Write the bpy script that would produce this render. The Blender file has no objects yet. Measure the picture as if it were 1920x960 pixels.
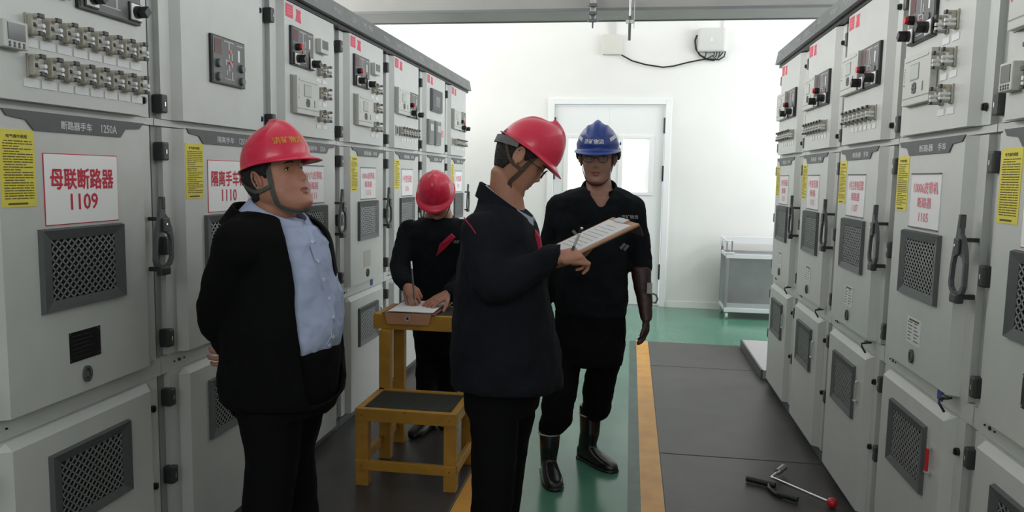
import bpy, bmesh, math, random
import numpy as np
from mathutils import Vector, Matrix
from mathutils.bvhtree import BVHTree
SC = bpy.context.scene
COL = SC.collection
random.seed(7)

# ---------------------------------------------------------------- camera
F, YAW, PITCH, ROLL, CAMH = 1433.76, -0.15244, 0.10493, -0.01776, 1.42961
_cy, _sy, _cp, _sp = math.cos(YAW), math.sin(YAW), math.cos(PITCH), math.sin(PITCH)
FWD = Vector((_sy * _cp, _cy * _cp, -_sp))
_r = Vector((_cy, -_sy, 0)); _d = FWD.cross(_r)
RGT = math.cos(ROLL) * _r + math.sin(ROLL) * _d
DWN = -math.sin(ROLL) * _r + math.cos(ROLL) * _d
CAM = Vector((0, 0, CAMH))
cam = bpy.data.cameras.new('camera'); camo = bpy.data.objects.new('camera', cam); COL.objects.link(camo)
m = Matrix.Identity(4)
for i in range(3):
    m[i][0], m[i][1], m[i][2] = RGT[i], -DWN[i], -FWD[i]
m.translation = CAM
camo.matrix_world = m
cam.sensor_width = 36; cam.lens = F * 36 / 1920; cam.clip_start = 0.05
SC.camera = camo

def at(px, py, Y):
    """the world point at distance Y down the aisle that is seen at a photograph pixel"""
    v = FWD * F + (px - 960) * RGT + (py - 480) * DWN
    return CAM + v * (Y / v.y)

# ---------------------------------------------------------------- light
SC.view_settings.view_transform = 'Standard'; SC.view_settings.look = 'None'
SC.view_settings.exposure = 0.0; SC.view_settings.gamma = 1.0
SC.view_settings.use_curve_mapping = False
W = bpy.data.worlds.new('sky'); SC.world = W; W.use_nodes = True
W.node_tree.nodes['Background'].inputs[0].default_value = (0.80, 0.88, 1.0, 1)
W.node_tree.nodes['Background'].inputs[1].default_value = 1.0
XL, XR, YB, YF, ZC = -4.2, 3.9, -3.0, 8.6, 3.75     # room box

def area(name, loc, direction, sx, sy, power, colour=(1, 1, 1)):
    l = bpy.data.lights.new(name, 'AREA'); l.shape = 'RECTANGLE'; l.size = sx; l.size_y = sy
    l.energy = power; l.color = colour
    o = bpy.data.objects.new(name, l); COL.objects.link(o); o.location = loc
    o.rotation_euler = Vector(direction).to_track_quat('-Z', 'Y').to_euler()
    return o
# daylight through the high windows of the two side walls (size_x runs along the wall)
area('window_daylight', (XL + .12, 4.6, 3.1), (1, 0, -0.10), 7.4, 1.05, 245, (1, .985, .96))
area('window_daylight', (XR - .12, 4.6, 3.1), (-1, 0, -0.10), 7.4, 1.05, 135, (.97, .98, 1))
# tall window beyond the end of the right row
area('window_daylight', (XR - .12, 7.15, 1.75), (-1, 0.05, 0), 2.2, 2.6, 80, (.97, .98, 1))
# high window in the wall behind the camera
area('window_daylight', (-.3, YB + .12, 2.9), (0, 1, -.12), 4.0, 1.1, 38, (1, .98, .96))

# ---------------------------------------------------------------- materials
def mat(name, col, rough=.5, metal=0., noise=0., nscale=40., bump=0., bscale=60., spec=.5, emit=0., coat=0.,
        dirt=None, dirt_scale=3., trans=0., alpha=1.):
    m = bpy.data.materials.new(name); m.use_nodes = True
    nt = m.node_tree; b = nt.nodes['Principled BSDF']
    b.inputs['Base Color'].default_value = (*col, 1); b.inputs['Roughness'].default_value = rough
    b.inputs['Metallic'].default_value = metal; b.inputs['Specular IOR Level'].default_value = spec
    if coat: b.inputs['Coat Weight'].default_value = coat; b.inputs['Coat Roughness'].default_value = .08
    if trans: b.inputs['Transmission Weight'].default_value = trans
    if alpha < 1: b.inputs['Alpha'].default_value = alpha
    if emit: b.inputs['Emission Color'].default_value = (*col, 1); b.inputs['Emission Strength'].default_value = emit
    if noise or bump or dirt:
        tc = nt.nodes.new('ShaderNodeTexCoord')
    if noise or dirt:
        n = nt.nodes.new('ShaderNodeTexNoise'); n.inputs['Scale'].default_value = nscale if not dirt else dirt_scale
        n.inputs['Detail'].default_value = 5
        nt.links.new(tc.outputs['Object'], n.inputs['Vector'])
        r = nt.nodes.new('ShaderNodeValToRGB')
        r.color_ramp.elements[0].position = .35; r.color_ramp.elements[1].position = .68
        c2 = dirt if dirt else tuple(min(1, c * (1 + noise)) for c in col)
        c1 = col if dirt else tuple(c * (1 - noise) for c in col)
        r.color_ramp.elements[0].color = (*c1, 1); r.color_ramp.elements[1].color = (*c2, 1)
        nt.links.new(n.outputs['Fac'], r.inputs['Fac']); nt.links.new(r.outputs['Color'], b.inputs['Base Color'])
    if bump:
        n2 = nt.nodes.new('ShaderNodeTexNoise'); n2.inputs['Scale'].default_value = bscale
        n2.inputs['Detail'].default_value = 6
        nt.links.new(tc.outputs['Object'], n2.inputs['Vector'])
        bp = nt.nodes.new('ShaderNodeBump'); bp.inputs['Strength'].default_value = bump
        bp.inputs['Distance'].default_value = .01
        nt.links.new(n2.outputs['Fac'], bp.inputs['Height']); nt.links.new(bp.outputs['Normal'], b.inputs['Normal'])
    return m

M = dict(
    wall=mat('wall_paint', (.78, .775, .75), .8, dirt=(.73, .725, .70), dirt_scale=1.2),
    ceil=mat('ceiling_paint', (.85, .85, .84), .9),
    grey=mat('cabinet_paint', (.545, .56, .54), .38, noise=.025, nscale=9, bump=.04, bscale=500),
    post=mat('cabinet_frame_paint', (.36, .375, .37), .45, noise=.03),
    zinc=mat('galvanised_rail', (.52, .53, .52), .4, .5, noise=.06, nscale=20),
    dgrey=mat('dark_grey_plastic', (.085, .092, .095), .5, noise=.06),
    mgrey=mat('header_grey', (.135, .145, .145), .42, noise=.03, nscale=5),
    hinge=mat('hinge_black', (.035, .037, .038), .42),
    black=mat('black_plastic', (.012, .012, .013), .38),
    hole_shade=mat('painted_hole_shade', (.006, .006, .006), .95),  # black colour painted in for the shade inside holes and behind vent mesh
    mesh=mat('vent_mesh_metal', (.36, .37, .37), .42, .5),
    meshl=mat('vent_mesh_light_metal', (.55, .56, .57), .4, .5),
    panelg=mat('mimic_panel_grey', (.115, .118, .12), .4),
    relay=mat('relay_case', (.52, .53, .50), .45),
    relayd=mat('relay_case_side', (.26, .27, .26), .5),
    lcd=mat('lcd_glass', (.42, .44, .42), .15),
    lcdd=mat('dark_display', (.075, .085, .085), .15),
    beige=mat('terminal_beige', (.42, .40, .34), .5),
    white=mat('white_plastic', (.86, .86, .86), .45),
    paper=mat('paper', (.80, .80, .81), .85, noise=.015, nscale=30),
    tagw=mat('label_white', (.72, .73, .73), .55),
    tagl=mat('pale_lettering', (.58, .59, .59), .6),
    tagt=mat('label_print_grey', (.42, .42, .43), .7),
    red=mat('red_print', (.55, .02, .05), .6),
    pink=mat('faded_red_print', (.70, .22, .27), .6),
    redp=mat('red_plastic', (.55, .02, .03), .35),
    sred=mat('sticker_red', (.62, .06, .11), .55),
    yel=mat('yellow_notice', (.72, .63, .08), .6, noise=.03),
    ink=mat('dark_print', (.10, .08, .02), .7),
    blue=mat('blue_tag', (.03, .05, .26), .5),
    chrome=mat('chrome', (.75, .75, .76), .22, 1.),
    steel=mat('brushed_steel', (.42, .43, .43), .33, .85, noise=.06, nscale=6),
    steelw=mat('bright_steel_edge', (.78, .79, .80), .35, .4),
    duct=mat('bus_duct_paint', (.27, .27, .255), .5, noise=.05, nscale=3),
    wood=mat('yellow_painted_wood', (.46, .235, .028), .5, noise=.12, nscale=14, bump=.10, bscale=50),
    woodr=mat('ribbed_rubber', (.048, .052, .040), .8),
    mat=mat('black_rubber_mat', (.054, .048, .047), .36, noise=.15, nscale=5, bump=.12, bscale=300),
    plinth=mat('plinth_grey', (.36, .35, .35), .6, noise=.05),
    pvc=mat('cream_plastic', (.60, .585, .53), .5),
    pvc2=mat('white_grey_plastic', (.55, .55, .53), .5),
    door=mat('door_paint', (.80, .81, .80), .45),
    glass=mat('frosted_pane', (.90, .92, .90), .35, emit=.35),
    caulk=mat('dark_gap', (.05, .05, .05), .8),
    brown=mat('brown_board', (.19, .075, .045), .5, noise=.1, nscale=12),
    tan=mat('tan_board', (.50, .25, .14), .55, noise=.06, nscale=12),
    dkboard=mat('dark_board_edge', (.05, .035, .03), .5),
)
# green epoxy floor with yellow lines is one continuous slab: lines and mats are separate pieces on it
def floor_mat():
    m = bpy.data.materials.new('green_epoxy'); m.use_nodes = True; nt = m.node_tree; b = nt.nodes['Principled BSDF']
    tc = nt.nodes.new('ShaderNodeTexCoord')
    n = nt.nodes.new('ShaderNodeTexNoise'); n.inputs['Scale'].default_value = 2.2; n.inputs['Detail'].default_value = 7
    nt.links.new(tc.outputs['Object'], n.inputs['Vector'])
    r = nt.nodes.new('ShaderNodeValToRGB')
    r.color_ramp.elements[0].position = .3; r.color_ramp.elements[0].color = (.060, .185, .125, 1)
    r.color_ramp.elements[1].position = .75; r.color_ramp.elements[1].color = (.095, .245, .172, 1)
    nt.links.new(n.outputs['Fac'], r.inputs['Fac']); nt.links.new(r.outputs['Color'], b.inputs['Base Color'])
    b.inputs['Roughness'].default_value = .2
    n2 = nt.nodes.new('ShaderNodeTexNoise'); n2.inputs['Scale'].default_value = 3.5; n2.inputs['Detail'].default_value = 2
    nt.links.new(tc.outputs['Object'], n2.inputs['Vector'])
    bp = nt.nodes.new('ShaderNodeBump'); bp.inputs['Strength'].default_value = .08; bp.inputs['Distance'].default_value = .02
    nt.links.new(n2.outputs['Fac'], bp.inputs['Height']); nt.links.new(bp.outputs['Normal'], b.inputs['Normal'])
    return m
M['green'] = floor_mat()
M['green_dark'] = mat('worn_floor_strip', (.035, .085, .06), .35, noise=.25, nscale=9)
M['yline'] = mat('yellow_floor_paint', (.74, .37, .050), .38, dirt=(.60, .27, .04), dirt_scale=6)

# ---------------------------------------------------------------- mesh helpers
class MB:
    """collects shapes and links them as ONE mesh object"""
    def __init__(s): s.v = []; s.f = []; s.mi = []; s.mats = []; s.sm = []
    def _m(s, m):
        m = M[m] if isinstance(m, str) else m
        if m not in s.mats: s.mats.append(m)
        return s.mats.index(m)
    def add(s, verts, faces, m, smooth=False):
        k = len(s.v); i = s._m(m)
        s.v += [tuple(v) for v in verts]
        for f in faces: s.f.append([a + k for a in f]); s.mi.append(i); s.sm.append(smooth)
        return s
    def box(s, a, b, m, bev=0.):
        x0, y0, z0 = [min(a[i], b[i]) for i in range(3)]; x1, y1, z1 = [max(a[i], b[i]) for i in range(3)]
        if bev <= 0:
            v = [(x, y, z) for z in (z0, z1) for y in (y0, y1) for x in (x0, x1)]
            return s.add(v, [(0, 2, 3, 1), (4, 5, 7, 6), (0, 1, 5, 4), (2, 6, 7, 3), (0, 4, 6, 2), (1, 3, 7, 5)], m)
        bm = bmesh.new(); r = bmesh.ops.create_cube(bm, size=1)
        for v in bm.verts: v.co = Vector((x0 if v.co.x < 0 else x1, y0 if v.co.y < 0 else y1, z0 if v.co.z < 0 else z1))
        bev = min(bev, .45 * min(x1 - x0, y1 - y0, z1 - z0))
        bmesh.ops.bevel(bm, geom=bm.edges[:], offset=bev, segments=2, affect='EDGES', profile=.6)
        s.add([v.co[:] for v in bm.verts], [[v.index for v in f.verts] for f in bm.faces], m); bm.free(); return s
    def obox(s, c, ax, ay, az, m):
        """box from a centre and three half-axis vectors"""
        c = Vector(c); ax, ay, az = Vector(ax), Vector(ay), Vector(az)
        v = [c + i * ax + j * ay + k * az for k in (-1, 1) for j in (-1, 1) for i in (-1, 1)]
        return s.add(v, [(0, 2, 3, 1), (4, 5, 7, 6), (0, 1, 5, 4), (2, 6, 7, 3), (0, 4, 6, 2), (1, 3, 7, 5)], m)
    def prism(s, pts, y0, y1, m, holes=None):
        """polygon given in (x,z), extruded along y from y0 (front) to y1; fan free: uses bmesh triangulation"""
        bm = bmesh.new()
        lo = [bm.verts.new((p[0], y0, p[1])) for p in pts]
        if holes:
            hl = [[bm.verts.new((p[0], y0, p[1])) for p in h] for h in holes]
            ed = [bm.edges.new((l[i], l[(i + 1) % len(l)])) for l in [lo] + hl for i in range(len(l))]
            bmesh.ops.triangle_fill(bm, edges=ed, use_beauty=True)
        else: bm.faces.new(lo)
        r = bmesh.ops.extrude_face_region(bm, geom=bm.faces[:])
        for v in [g for g in r['geom'] if isinstance(g, bmesh.types.BMVert)]: v.co.y = y1
        bmesh.ops.recalc_face_normals(bm, faces=bm.faces[:])
        bm.verts.index_update()
        s.add([v.co[:] for v in bm.verts], [[v.index for v in f.verts] for f in bm.faces], m); bm.free(); return s
    def cyl(s, a, b, r, m, n=16, r2=None, smooth=True):
        a, b = Vector(a), Vector(b); d = (b - a).normalized(); r2 = r if r2 is None else r2
        u = d.orthogonal().normalized(); w = d.cross(u)
        v = []; 
        for c, rr in ((a, r), (b, r2)):
            v += [c + rr * (math.cos(t) * u + math.sin(t) * w) for t in [2 * math.pi * i / n for i in range(n)]]
        s.add(v, [[i, (i + 1) % n, n + (i + 1) % n, n + i] for i in range(n)], m, smooth)
        s.add(v, [list(range(n - 1, -1, -1)), list(range(n, 2 * n))], m); return s
    def tube(s, pts, r, m, n=8, closed=False):
        pts = [Vector(p) for p in pts]; N = len(pts); v = []; u = None
        rs = r if isinstance(r, (list, tuple)) else [r] * N
        for i, p in enumerate(pts):
            q0 = pts[i - 1] if (i or closed) else p; q1 = pts[(i + 1) % N] if (i < N - 1 or closed) else p
            d = (q1 - q0).normalized()
            u = (u - d * u.dot(d)).normalized() if u is not None else d.orthogonal().normalized()
            w = d.cross(u)
            v += [p + rs[i] * (math.cos(2 * math.pi * k / n) * u + math.sin(2 * math.pi * k / n) * w) for k in range(n)]
        R = N if closed else N - 1
        f = [[i * n + k, i * n + (k + 1) % n, ((i + 1) % N) * n + (k + 1) % n, ((i + 1) % N) * n + k] for i in range(R) for k in range(n)]
        s.add(v, f, m, True)
        if not closed: s.add(v[:n] + v[-n:], [list(range(n - 1, -1, -1)), list(range(n, 2 * n))], m)
        return s
    def sph(s, c, r, m, nu=16, nv=10, mtx=None):
        c = Vector(c); rr = r if isinstance(r, (list, tuple)) else (r, r, r); v = []
        for j in range(nv + 1):
            t = math.pi * j / nv
            for i in range(nu):
                p = 2 * math.pi * i / nu
                q = Vector((rr[0] * math.sin(t) * math.cos(p), rr[1] * math.sin(t) * math.sin(p), rr[2] * math.cos(t)))
                if mtx is not None: q = mtx @ q
                v.append(c + q)
        f = [[j * nu + i, (j + 1) * nu + i, (j + 1) * nu + (i + 1) % nu, j * nu + (i + 1) % nu] for j in range(nv) for i in range(nu)]
        return s.add(v, f, m, True)
    def text(s, body, x0, x1, z0, z1, y, m, bold=.0, depth=.0006, facing=-1):
        """lettering fitted in a rectangle of the xz plane, front towards -y"""
        vs, fs = text_mesh(body)
        xs = [v[0] for v in vs]; ys = [v[1] for v in vs]
        ax, bx, ay, by = min(xs), max(xs), min(ys), max(ys)
        w = bold * (z1 - z0)          # heavier strokes: the same glyphs laid side by side
        for k, (dx, dz) in enumerate(((-w, 0), (w, 0), (0, -w), (0, w)) if bold else ((0, 0),)):
            v = [(x0 + (p[0] - ax) / (bx - ax) * (x1 - x0) + dx, y - .00002 * k, z0 + (p[1] - ay) / (by - ay) * (z1 - z0) + dz) for p in vs]
            s.add(v, fs, m)
        return s
    def build(s, name, parent=None, mtx=None, smooth_angle=None):
        me = bpy.data.meshes.new(name); me.from_pydata(s.v, [], s.f)
        for m in s.mats: me.materials.append(m)
        me.polygons.foreach_set('material_index', s.mi); me.polygons.foreach_set('use_smooth', s.sm)
        me.validate(); me.update()
        o = bpy.data.objects.new(name, me); COL.objects.link(o)
        if parent: o.parent = parent
        if mtx is not None: o.matrix_local = mtx
        return o

_tcache = {}
def text_mesh(body, bold=0.):
    k = (body, bold)
    if k in _tcache: return _tcache[k]
    c = bpy.data.curves.new('lettering', 'FONT'); c.body = body; c.size = 1; c.offset = bold; c.resolution_u = 2
    o = bpy.data.objects.new('lettering', c); COL.objects.link(o)
    bpy.context.view_layer.update()
    me = bpy.data.meshes.new_from_object(o.evaluated_get(bpy.context.evaluated_depsgraph_get()))
    r = ([v.co[:] for v in me.vertices], [list(p.vertices) for p in me.polygons])
    bpy.data.objects.remove(o); bpy.data.curves.remove(c); bpy.data.meshes.remove(me)
    _tcache[k] = r
    return r

def tag(o, label=None, cat=None, group=None, kind=None):
    if label: o['label'] = label
    if cat: o['category'] = cat
    if group: o['group'] = group
    if kind: o['kind'] = kind
    return o
def thing(name, label, cat, loc=(0, 0, 0), rz=0., group=None):
    o = bpy.data.objects.new(name, None); COL.objects.link(o); o.location = loc; o.rotation_euler = (0, 0, rz)
    o.empty_display_size = .1
    return tag(o, label, cat, group)
def struct(name, mb):
    return tag(mb.build(name), kind='structure')

# ---------------------------------------------------------------- room
T = .12
struct('floor', MB().box((XL, YB, -.1), (XR, YF, 0), 'green'))
struct('ceiling', MB().box((XL - T, YB - T, ZC), (XR + T, YF + T, ZC + .12), 'ceil'))
w = MB(); w.box((XL - T, YB - T, 0), (XR + T, YB, 2.3), 'wall'); w.box((XL - T, YB - T, 3.5), (XR + T, YB, ZC), 'wall')
w.box((XL - T, YB - T, 2.3), (-2.35, YB, 3.5), 'wall'); w.box((1.75, YB - T, 2.3), (XR + T, YB, 3.5), 'wall'); struct('wall_back', w)
w = MB()
for x in (-2.35, -1.0, .35, 1.70): w.box((x, YB - .09, 2.3), (x + .05, YB - .03, 3.5), 'wall')
w.box((-2.35, YB - .09, 2.3), (1.75, YB - .03, 2.35), 'wall'); w.box((-2.35, YB - .09, 3.45), (1.75, YB - .03, 3.5), 'wall'); struct('window_5', w)
# far wall with the doorway opening
D0, D1, DZ = -.935, .41, 2.29
w = MB(); w.box((XL - T, YF, 0), (D0, YF + T, ZC), 'wall'); w.box((D1, YF, 0), (XR + T, YF + T, ZC), 'wall')
w.box((D0, YF, DZ), (D1, YF + T, ZC), 'wall'); struct('wall_front', w)
# side walls with the high window strips, the right one also with a tall window at the far end
w = MB(); w.box((XL - T, YB, 0), (XL, YF, 2.55), 'wall'); w.box((XL - T, YB, 3.65), (XL, YF, ZC), 'wall')
w.box((XL - T, YB, 2.55), (XL, .85, 3.65), 'wall'); w.box((XL - T, 8.4, 2.55), (XL, YF, 3.65), 'wall'); struct('wall_left', w)
w = MB(); w.box((XR, YB, 0), (XR + T, 5.95, 2.55), 'wall'); w.box((XR, YB, 3.65), (XR + T, YF, ZC), 'wall')
w.box((XR, YB, 2.55), (XR + T, .85, 3.65), 'wall'); w.box((XR, 7.5, 2.55), (XR + T, 8.35, 3.65), 'wall')
w.box((XR, 5.95, 0), (XR + T, 8.35, .4), 'wall'); w.box((XR, 8.35, 0), (XR + T, YF, 3.65), 'wall')
w.box((XR, 5.95, 3.1), (XR + T, 8.35, 3.2), 'wall'); struct('wall_right', w)
def window(n, x, y0, y1, z0, z1, k):
    fr = MB(); d = .03
    for a, b in (((y0, z0), (y1, z0 + .05)), ((y0, z1 - .05), (y1, z1))): fr.box((x, a[0], a[1]), (x + .06, b[0], b[1]), 'door')
    for i in range(k + 1):
        y = y0 + (y1 - y0 - .05) * i / k; fr.box((x, y, z0), (x + .06, y + .05, z1), 'door')
    tag(fr.build('window_%d' % n), kind='structure')
window(1, XL - .09, .85, 8.4, 2.55, 3.65, 6)
window(2, XR + .03, .85, 5.95, 2.55, 3.65, 4)
window(4, XR + .03, 5.95, 8.35, 3.2, 3.65, 3)
window(3, XR + .03, 5.95, 8.35, .4, 3.1, 3)

# floor markings and mats
tag(MB().box((.088, -1.0, 0), (.190, 6.72, .004), 'yline').build('floor_line'), 'long orange-yellow painted line on the green floor along the right-hand black mat', 'floor line')
tag(MB().box((-.715, -1.0, 0), (-.60, 6.9, .004), 'yline').build('floor_line'), 'orange-yellow painted line beside the left-hand mat, behind the man with the clipboard', 'floor line')
tag(MB().box((.030, -1.0, 0), (.087, 6.7, .0025), 'green_dark').build('worn_strip'), 'dark worn strip of floor along the left edge of the right yellow line', 'floor strip')
def mats(x0, x1, cuts, label):
    r = thing('rubber_mat', label, 'mat', ((x0 + x1) / 2, (cuts[0] + cuts[-1]) / 2, 0))
    for a, b in zip(cuts, cuts[1:]):
        q = MB().box((x0 - r.location.x, a + .004 - r.location.y, .0), (x1 - r.location.x, b - .004 - r.location.y, .008), 'mat', .003).build('mat_section', r)
mats(.193, .998, [-1.0, .3, 2.1, 3.925, 5.815, 6.69], 'black rubber mat in sections along the right cabinet row')
mats(-1.570, -.718, [-1.0, .9, 2.8, 4.7, 6.8, 7.15], 'black rubber mat under the step stool along the left cabinet row')

# base channel of the right row, running on beyond its last cabinet
pl = MB(); pl.box((.999, 5.575, 0), (1.0, 5.6, .05), 'plinth'); pl.box((.975, 5.575, .009), (2.45, 6.62, .075), 'plinth', .004); pl.box((.962, 5.575, .009), (.974, 6.62, .078), 'dgrey')
tag(pl.build('base_plinth'), 'low grey steel base plinth sticking out past the far end of the right cabinet row', 'plinth')

# ---------------------------------------------------------------- double door in the far wall
dr = tag(bpy.data.objects.new('door_1', None), kind='structure'); COL.objects.link(dr); dr.location = ((D0 + D1) / 2, YF, 0)
cx = (D0 + D1) / 2
f = MB(); e = .065
f.box((D0 - cx, -.02, 0), (D0 + e - cx, .10, DZ), 'door', .004); f.box((D1 - e - cx, -.02, 0), (D1 - cx, .10, DZ), 'door', .004)
f.box((D0 + e - cx, -.02, DZ - e), (D1 - e - cx, .10, DZ), 'door', .004)
f.build('door_frame', dr)
mid = -.262 - cx
for k, (a, b) in enumerate(((D0 + e + .008 - cx, mid - .003), (mid + .003, D1 - e - .008 - cx))):
    lf = MB(); wx0, wx1 = a + .155, b - .155; wz0, wz1 = 1.27, 1.86
    lf.box((a, .02, .02), (wx0, .065, DZ - e - .01), 'door'); lf.box((wx1, .02, .02), (b, .065, DZ - e - .01), 'door')
    lf.box((wx0, .02, .02), (wx1, .065, wz0), 'door'); lf.box((wx0, .02, wz1), (wx1, .065, DZ - e - .01), 'door')
    for x0, x1, z0, z1 in ((wx0 - .05, wx1 + .05, wz1, wz1 + .035), (wx0 - .05, wx1 + .05, wz0 - .035, wz0), (wx0 - .05, wx0, wz0, wz1), (wx1, wx1 + .05, wz0, wz1)):
        lf.box((x0, .010, z0), (x1, .022, z1), 'door', .003)
    o = lf.build('door_leaf', dr)
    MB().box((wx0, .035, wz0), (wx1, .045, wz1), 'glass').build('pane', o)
    hx = (a - .004) if k == 0 else (b + .004)
    for z in (.39, 1.48, 2.0):
        MB().cyl((hx, .008, z - .085), (hx, .008, z + .085), .012, 'black', 10).box((hx - .014, .01, z - .08), (hx + .014, .02, z + .08), 'black').build('hinge', o)
    MB().cyl((mid + (-.06 if k == 0 else .06), .02, 1.03), (mid + (-.06 if k == 0 else .06), -.02, 1.03), .01, 'chrome', 10).box((mid + (-.065 if k == 0 else .055), -.03, 1.02), (mid + (-.16 if k == 0 else .16), -.018, 1.04), 'chrome', .004).build('handle', o)
struct('trim_1', MB().box((D0, YF + .002, -.001), (D1, YF + T, .003), 'plinth'))
struct('baseboard_front', MB().box((D1 + .01, YF - .006, 0), (XR, YF, .07), 'wall'))

# wall boxes and cable
b1 = thing('junction_box', 'square cream junction box high on the far wall, left of the black cable', 'junction box', (-.26, YF, 2.757))
MB().box((-.1, -.05, 0), (.1, 0, .215), 'pvc', .006).build('box_case', b1)
MB().box((-.024, -.022, .217), (.024, 0, .99), 'pvc2', .003).build('conduit', b1)
b2 = thing('equipment_box', 'grey-white plastic equipment box high on the far wall above the trolley', 'equipment box', (.79, YF, 2.775))
MB().box((-.14, -.10, .0), (.145, -.005, .245), 'pvc2', .022).build('box_case', b2)
MB().prism([(-.012, .11), (.012, .11), (.012, .116), (-.012, .116)], -.102, -.100, 'white').prism([(-.01, .125), (.01, .125), (.006, .138), (-.006, .138)], -.102, -.100, 'white').build('emblem', b2)
MB().box((.118, -.02, .245), (.125, -.006, .97), 'pvc2').build('conduit', b2)
for k, x in enumerate((-.05, .035, .06, .09)):
    MB().tube([(x, -.05, .01), (x, -.05, -.03), (x - .01, -.05, -.055)], .007, 'black').build('cable_gland', b2)
cb = MB(); Yc = YF - .03
P = [(1165, 103), (1185, 114), (1210, 121), (1243, 126), (1262, 124), (1290, 117), (1320, 111), (1335, 111), (1348, 112), (1358, 106), (1360, 97), (1355, 96)]
cb.tube([at(x, y, Yc) for x, y in P], .008, 'black')
P = [(1307, 66), (1303, 76), (1305, 92), (1312, 103), (1325, 111), (1340, 113)]
cb.tube([at(x, y, Yc) for x, y in P], .010, 'black')
P = [(1325, 111), (1336, 104), (1343, 112), (1350, 105), (1356, 98)]
cb.tube([at(x, y, Yc) for x, y in P], .006, 'black')
tag(cb.build('wall_cable'), 'black cable sagging along the far wall between the two boxes', 'cable')

# ---------------------------------------------------------------- overhead bus duct with its hangers
du = thing('bus_duct', 'long grey overhead metal duct crossing between the two cabinet rows', 'duct', (0, 6.25, 2.70))
MB().box((-2.9, -.22, .0), (2.35, .22, .115), 'duct', .004).build('duct_casing', du)
MB().box((-2.9, -.226, -.008), (2.35, -.20, .012), 'mgrey').box((-2.9, .20, -.006), (2.35, .225, .01), 'mgrey').build('edge_flange', du)
h = thing('hanger_channel', 'slotted steel hanger channel with bolts in front of the overhead duct', 'hanger', (-.33, 5.98, 0))
hb = MB()
hb.box((-.022, -.012, 2.60), (-.016, .012, ZC), 'zinc').box((.016, -.012, 2.60), (.022, .012, ZC), 'zinc').box((-.022, .008, 2.60), (.022, .013, ZC), 'zinc').build('channel', h)
for z in (2.605, 2.66, 2.72):
    MB().cyl((-.04, -.02, z), (.04, -.02, z), .007, 'steel', 8).box((-.03, -.03, z - .012), (.03, -.01, z + .012), 'dgrey', .003).build('bolt', h)
MB().cyl((.0, -.015, 2.55), (.0, -.015, 2.66), .006, 'hinge', 8).build('threaded_end', h)
h = thing('hanger_rod', 'thin steel hanger rod hanging below the overhead duct, right of the bolted channel', 'hanger', (-.052, 5.98, 0))
MB().cyl((0, 0, 2.48), (0, 0, ZC), .009, 'steel', 10).build('rod', h)
MB().cyl((0, 0, 2.46), (0, 0, 2.64), .011, 'hinge', 8).build('rod_end', h)
MB().box((-.03, -.01, 2.585), (.035, .01, 2.61), 'zinc', .002).box((.03, -.01, 2.55), (.035, .01, 2.75), 'zinc').build('bracket', h)

# ---------------------------------------------------------------- switchgear cabinets
# local frame of a cabinet: x along its front (left to right as faced), -y out of the front, z up; y=0 is the door face
HANDLE = [(.030, .235), (.046, .235), (.046, .185), (.062, .165), (.074, .135), (.080, .10), (.080, .035), (.070, .012), (.050, .002), (.026, .002), (.006, .014), (-.002, .035), (.002, .09), (.010, .135), (.022, .175)]
HOLE = [(.018, .115), (.040, .125), (.062, .115), (.070, .095), (.070, .038), (.060, .020), (.044, .013), (.026, .014), (.012, .026), (.009, .045), (.012, .09)]

def door_mesh(z0, z1, top_in=.0, bot_in=.0):
    """folded sheet door: raised centre, sloped folds, flanges"""
    prof = [(.09, .055), (.09, .03), (.148, .03), (.17, 0), (.74, 0), (.762, .03), (.82, .03), (.82, .055)]
    zs = [(z0, 1, 0)] + ([(z0 + bot_in, 0, 0)] if bot_in else []) + ([(z1 - top_in, 0, 0)] if top_in else []) + [(z1, 1, 0)]
    v = []; 
    for z, edge, _ in zs:
        for x, y in prof:
            yy = y
            if edge and ((z == z0 and bot_in) or (z == z1 and top_in)): yy = max(y, .022)
            v.append((x, yy, z))
    n = len(prof); f = []
    for r in range(len(zs) - 1):
        for k in range(n - 1): f.append([r * n + k, r * n + k + 1, (r + 1) * n + k + 1, (r + 1) * n + k])
    f.append(list(range(n))); f.append([len(v) - 1 - k for k in range(n)])
    f.append([0, (len(zs) - 1) * n, len(v) - 1, n - 1])
    mb = MB(); mb.add(v, f, 'grey'); return mb

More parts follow.
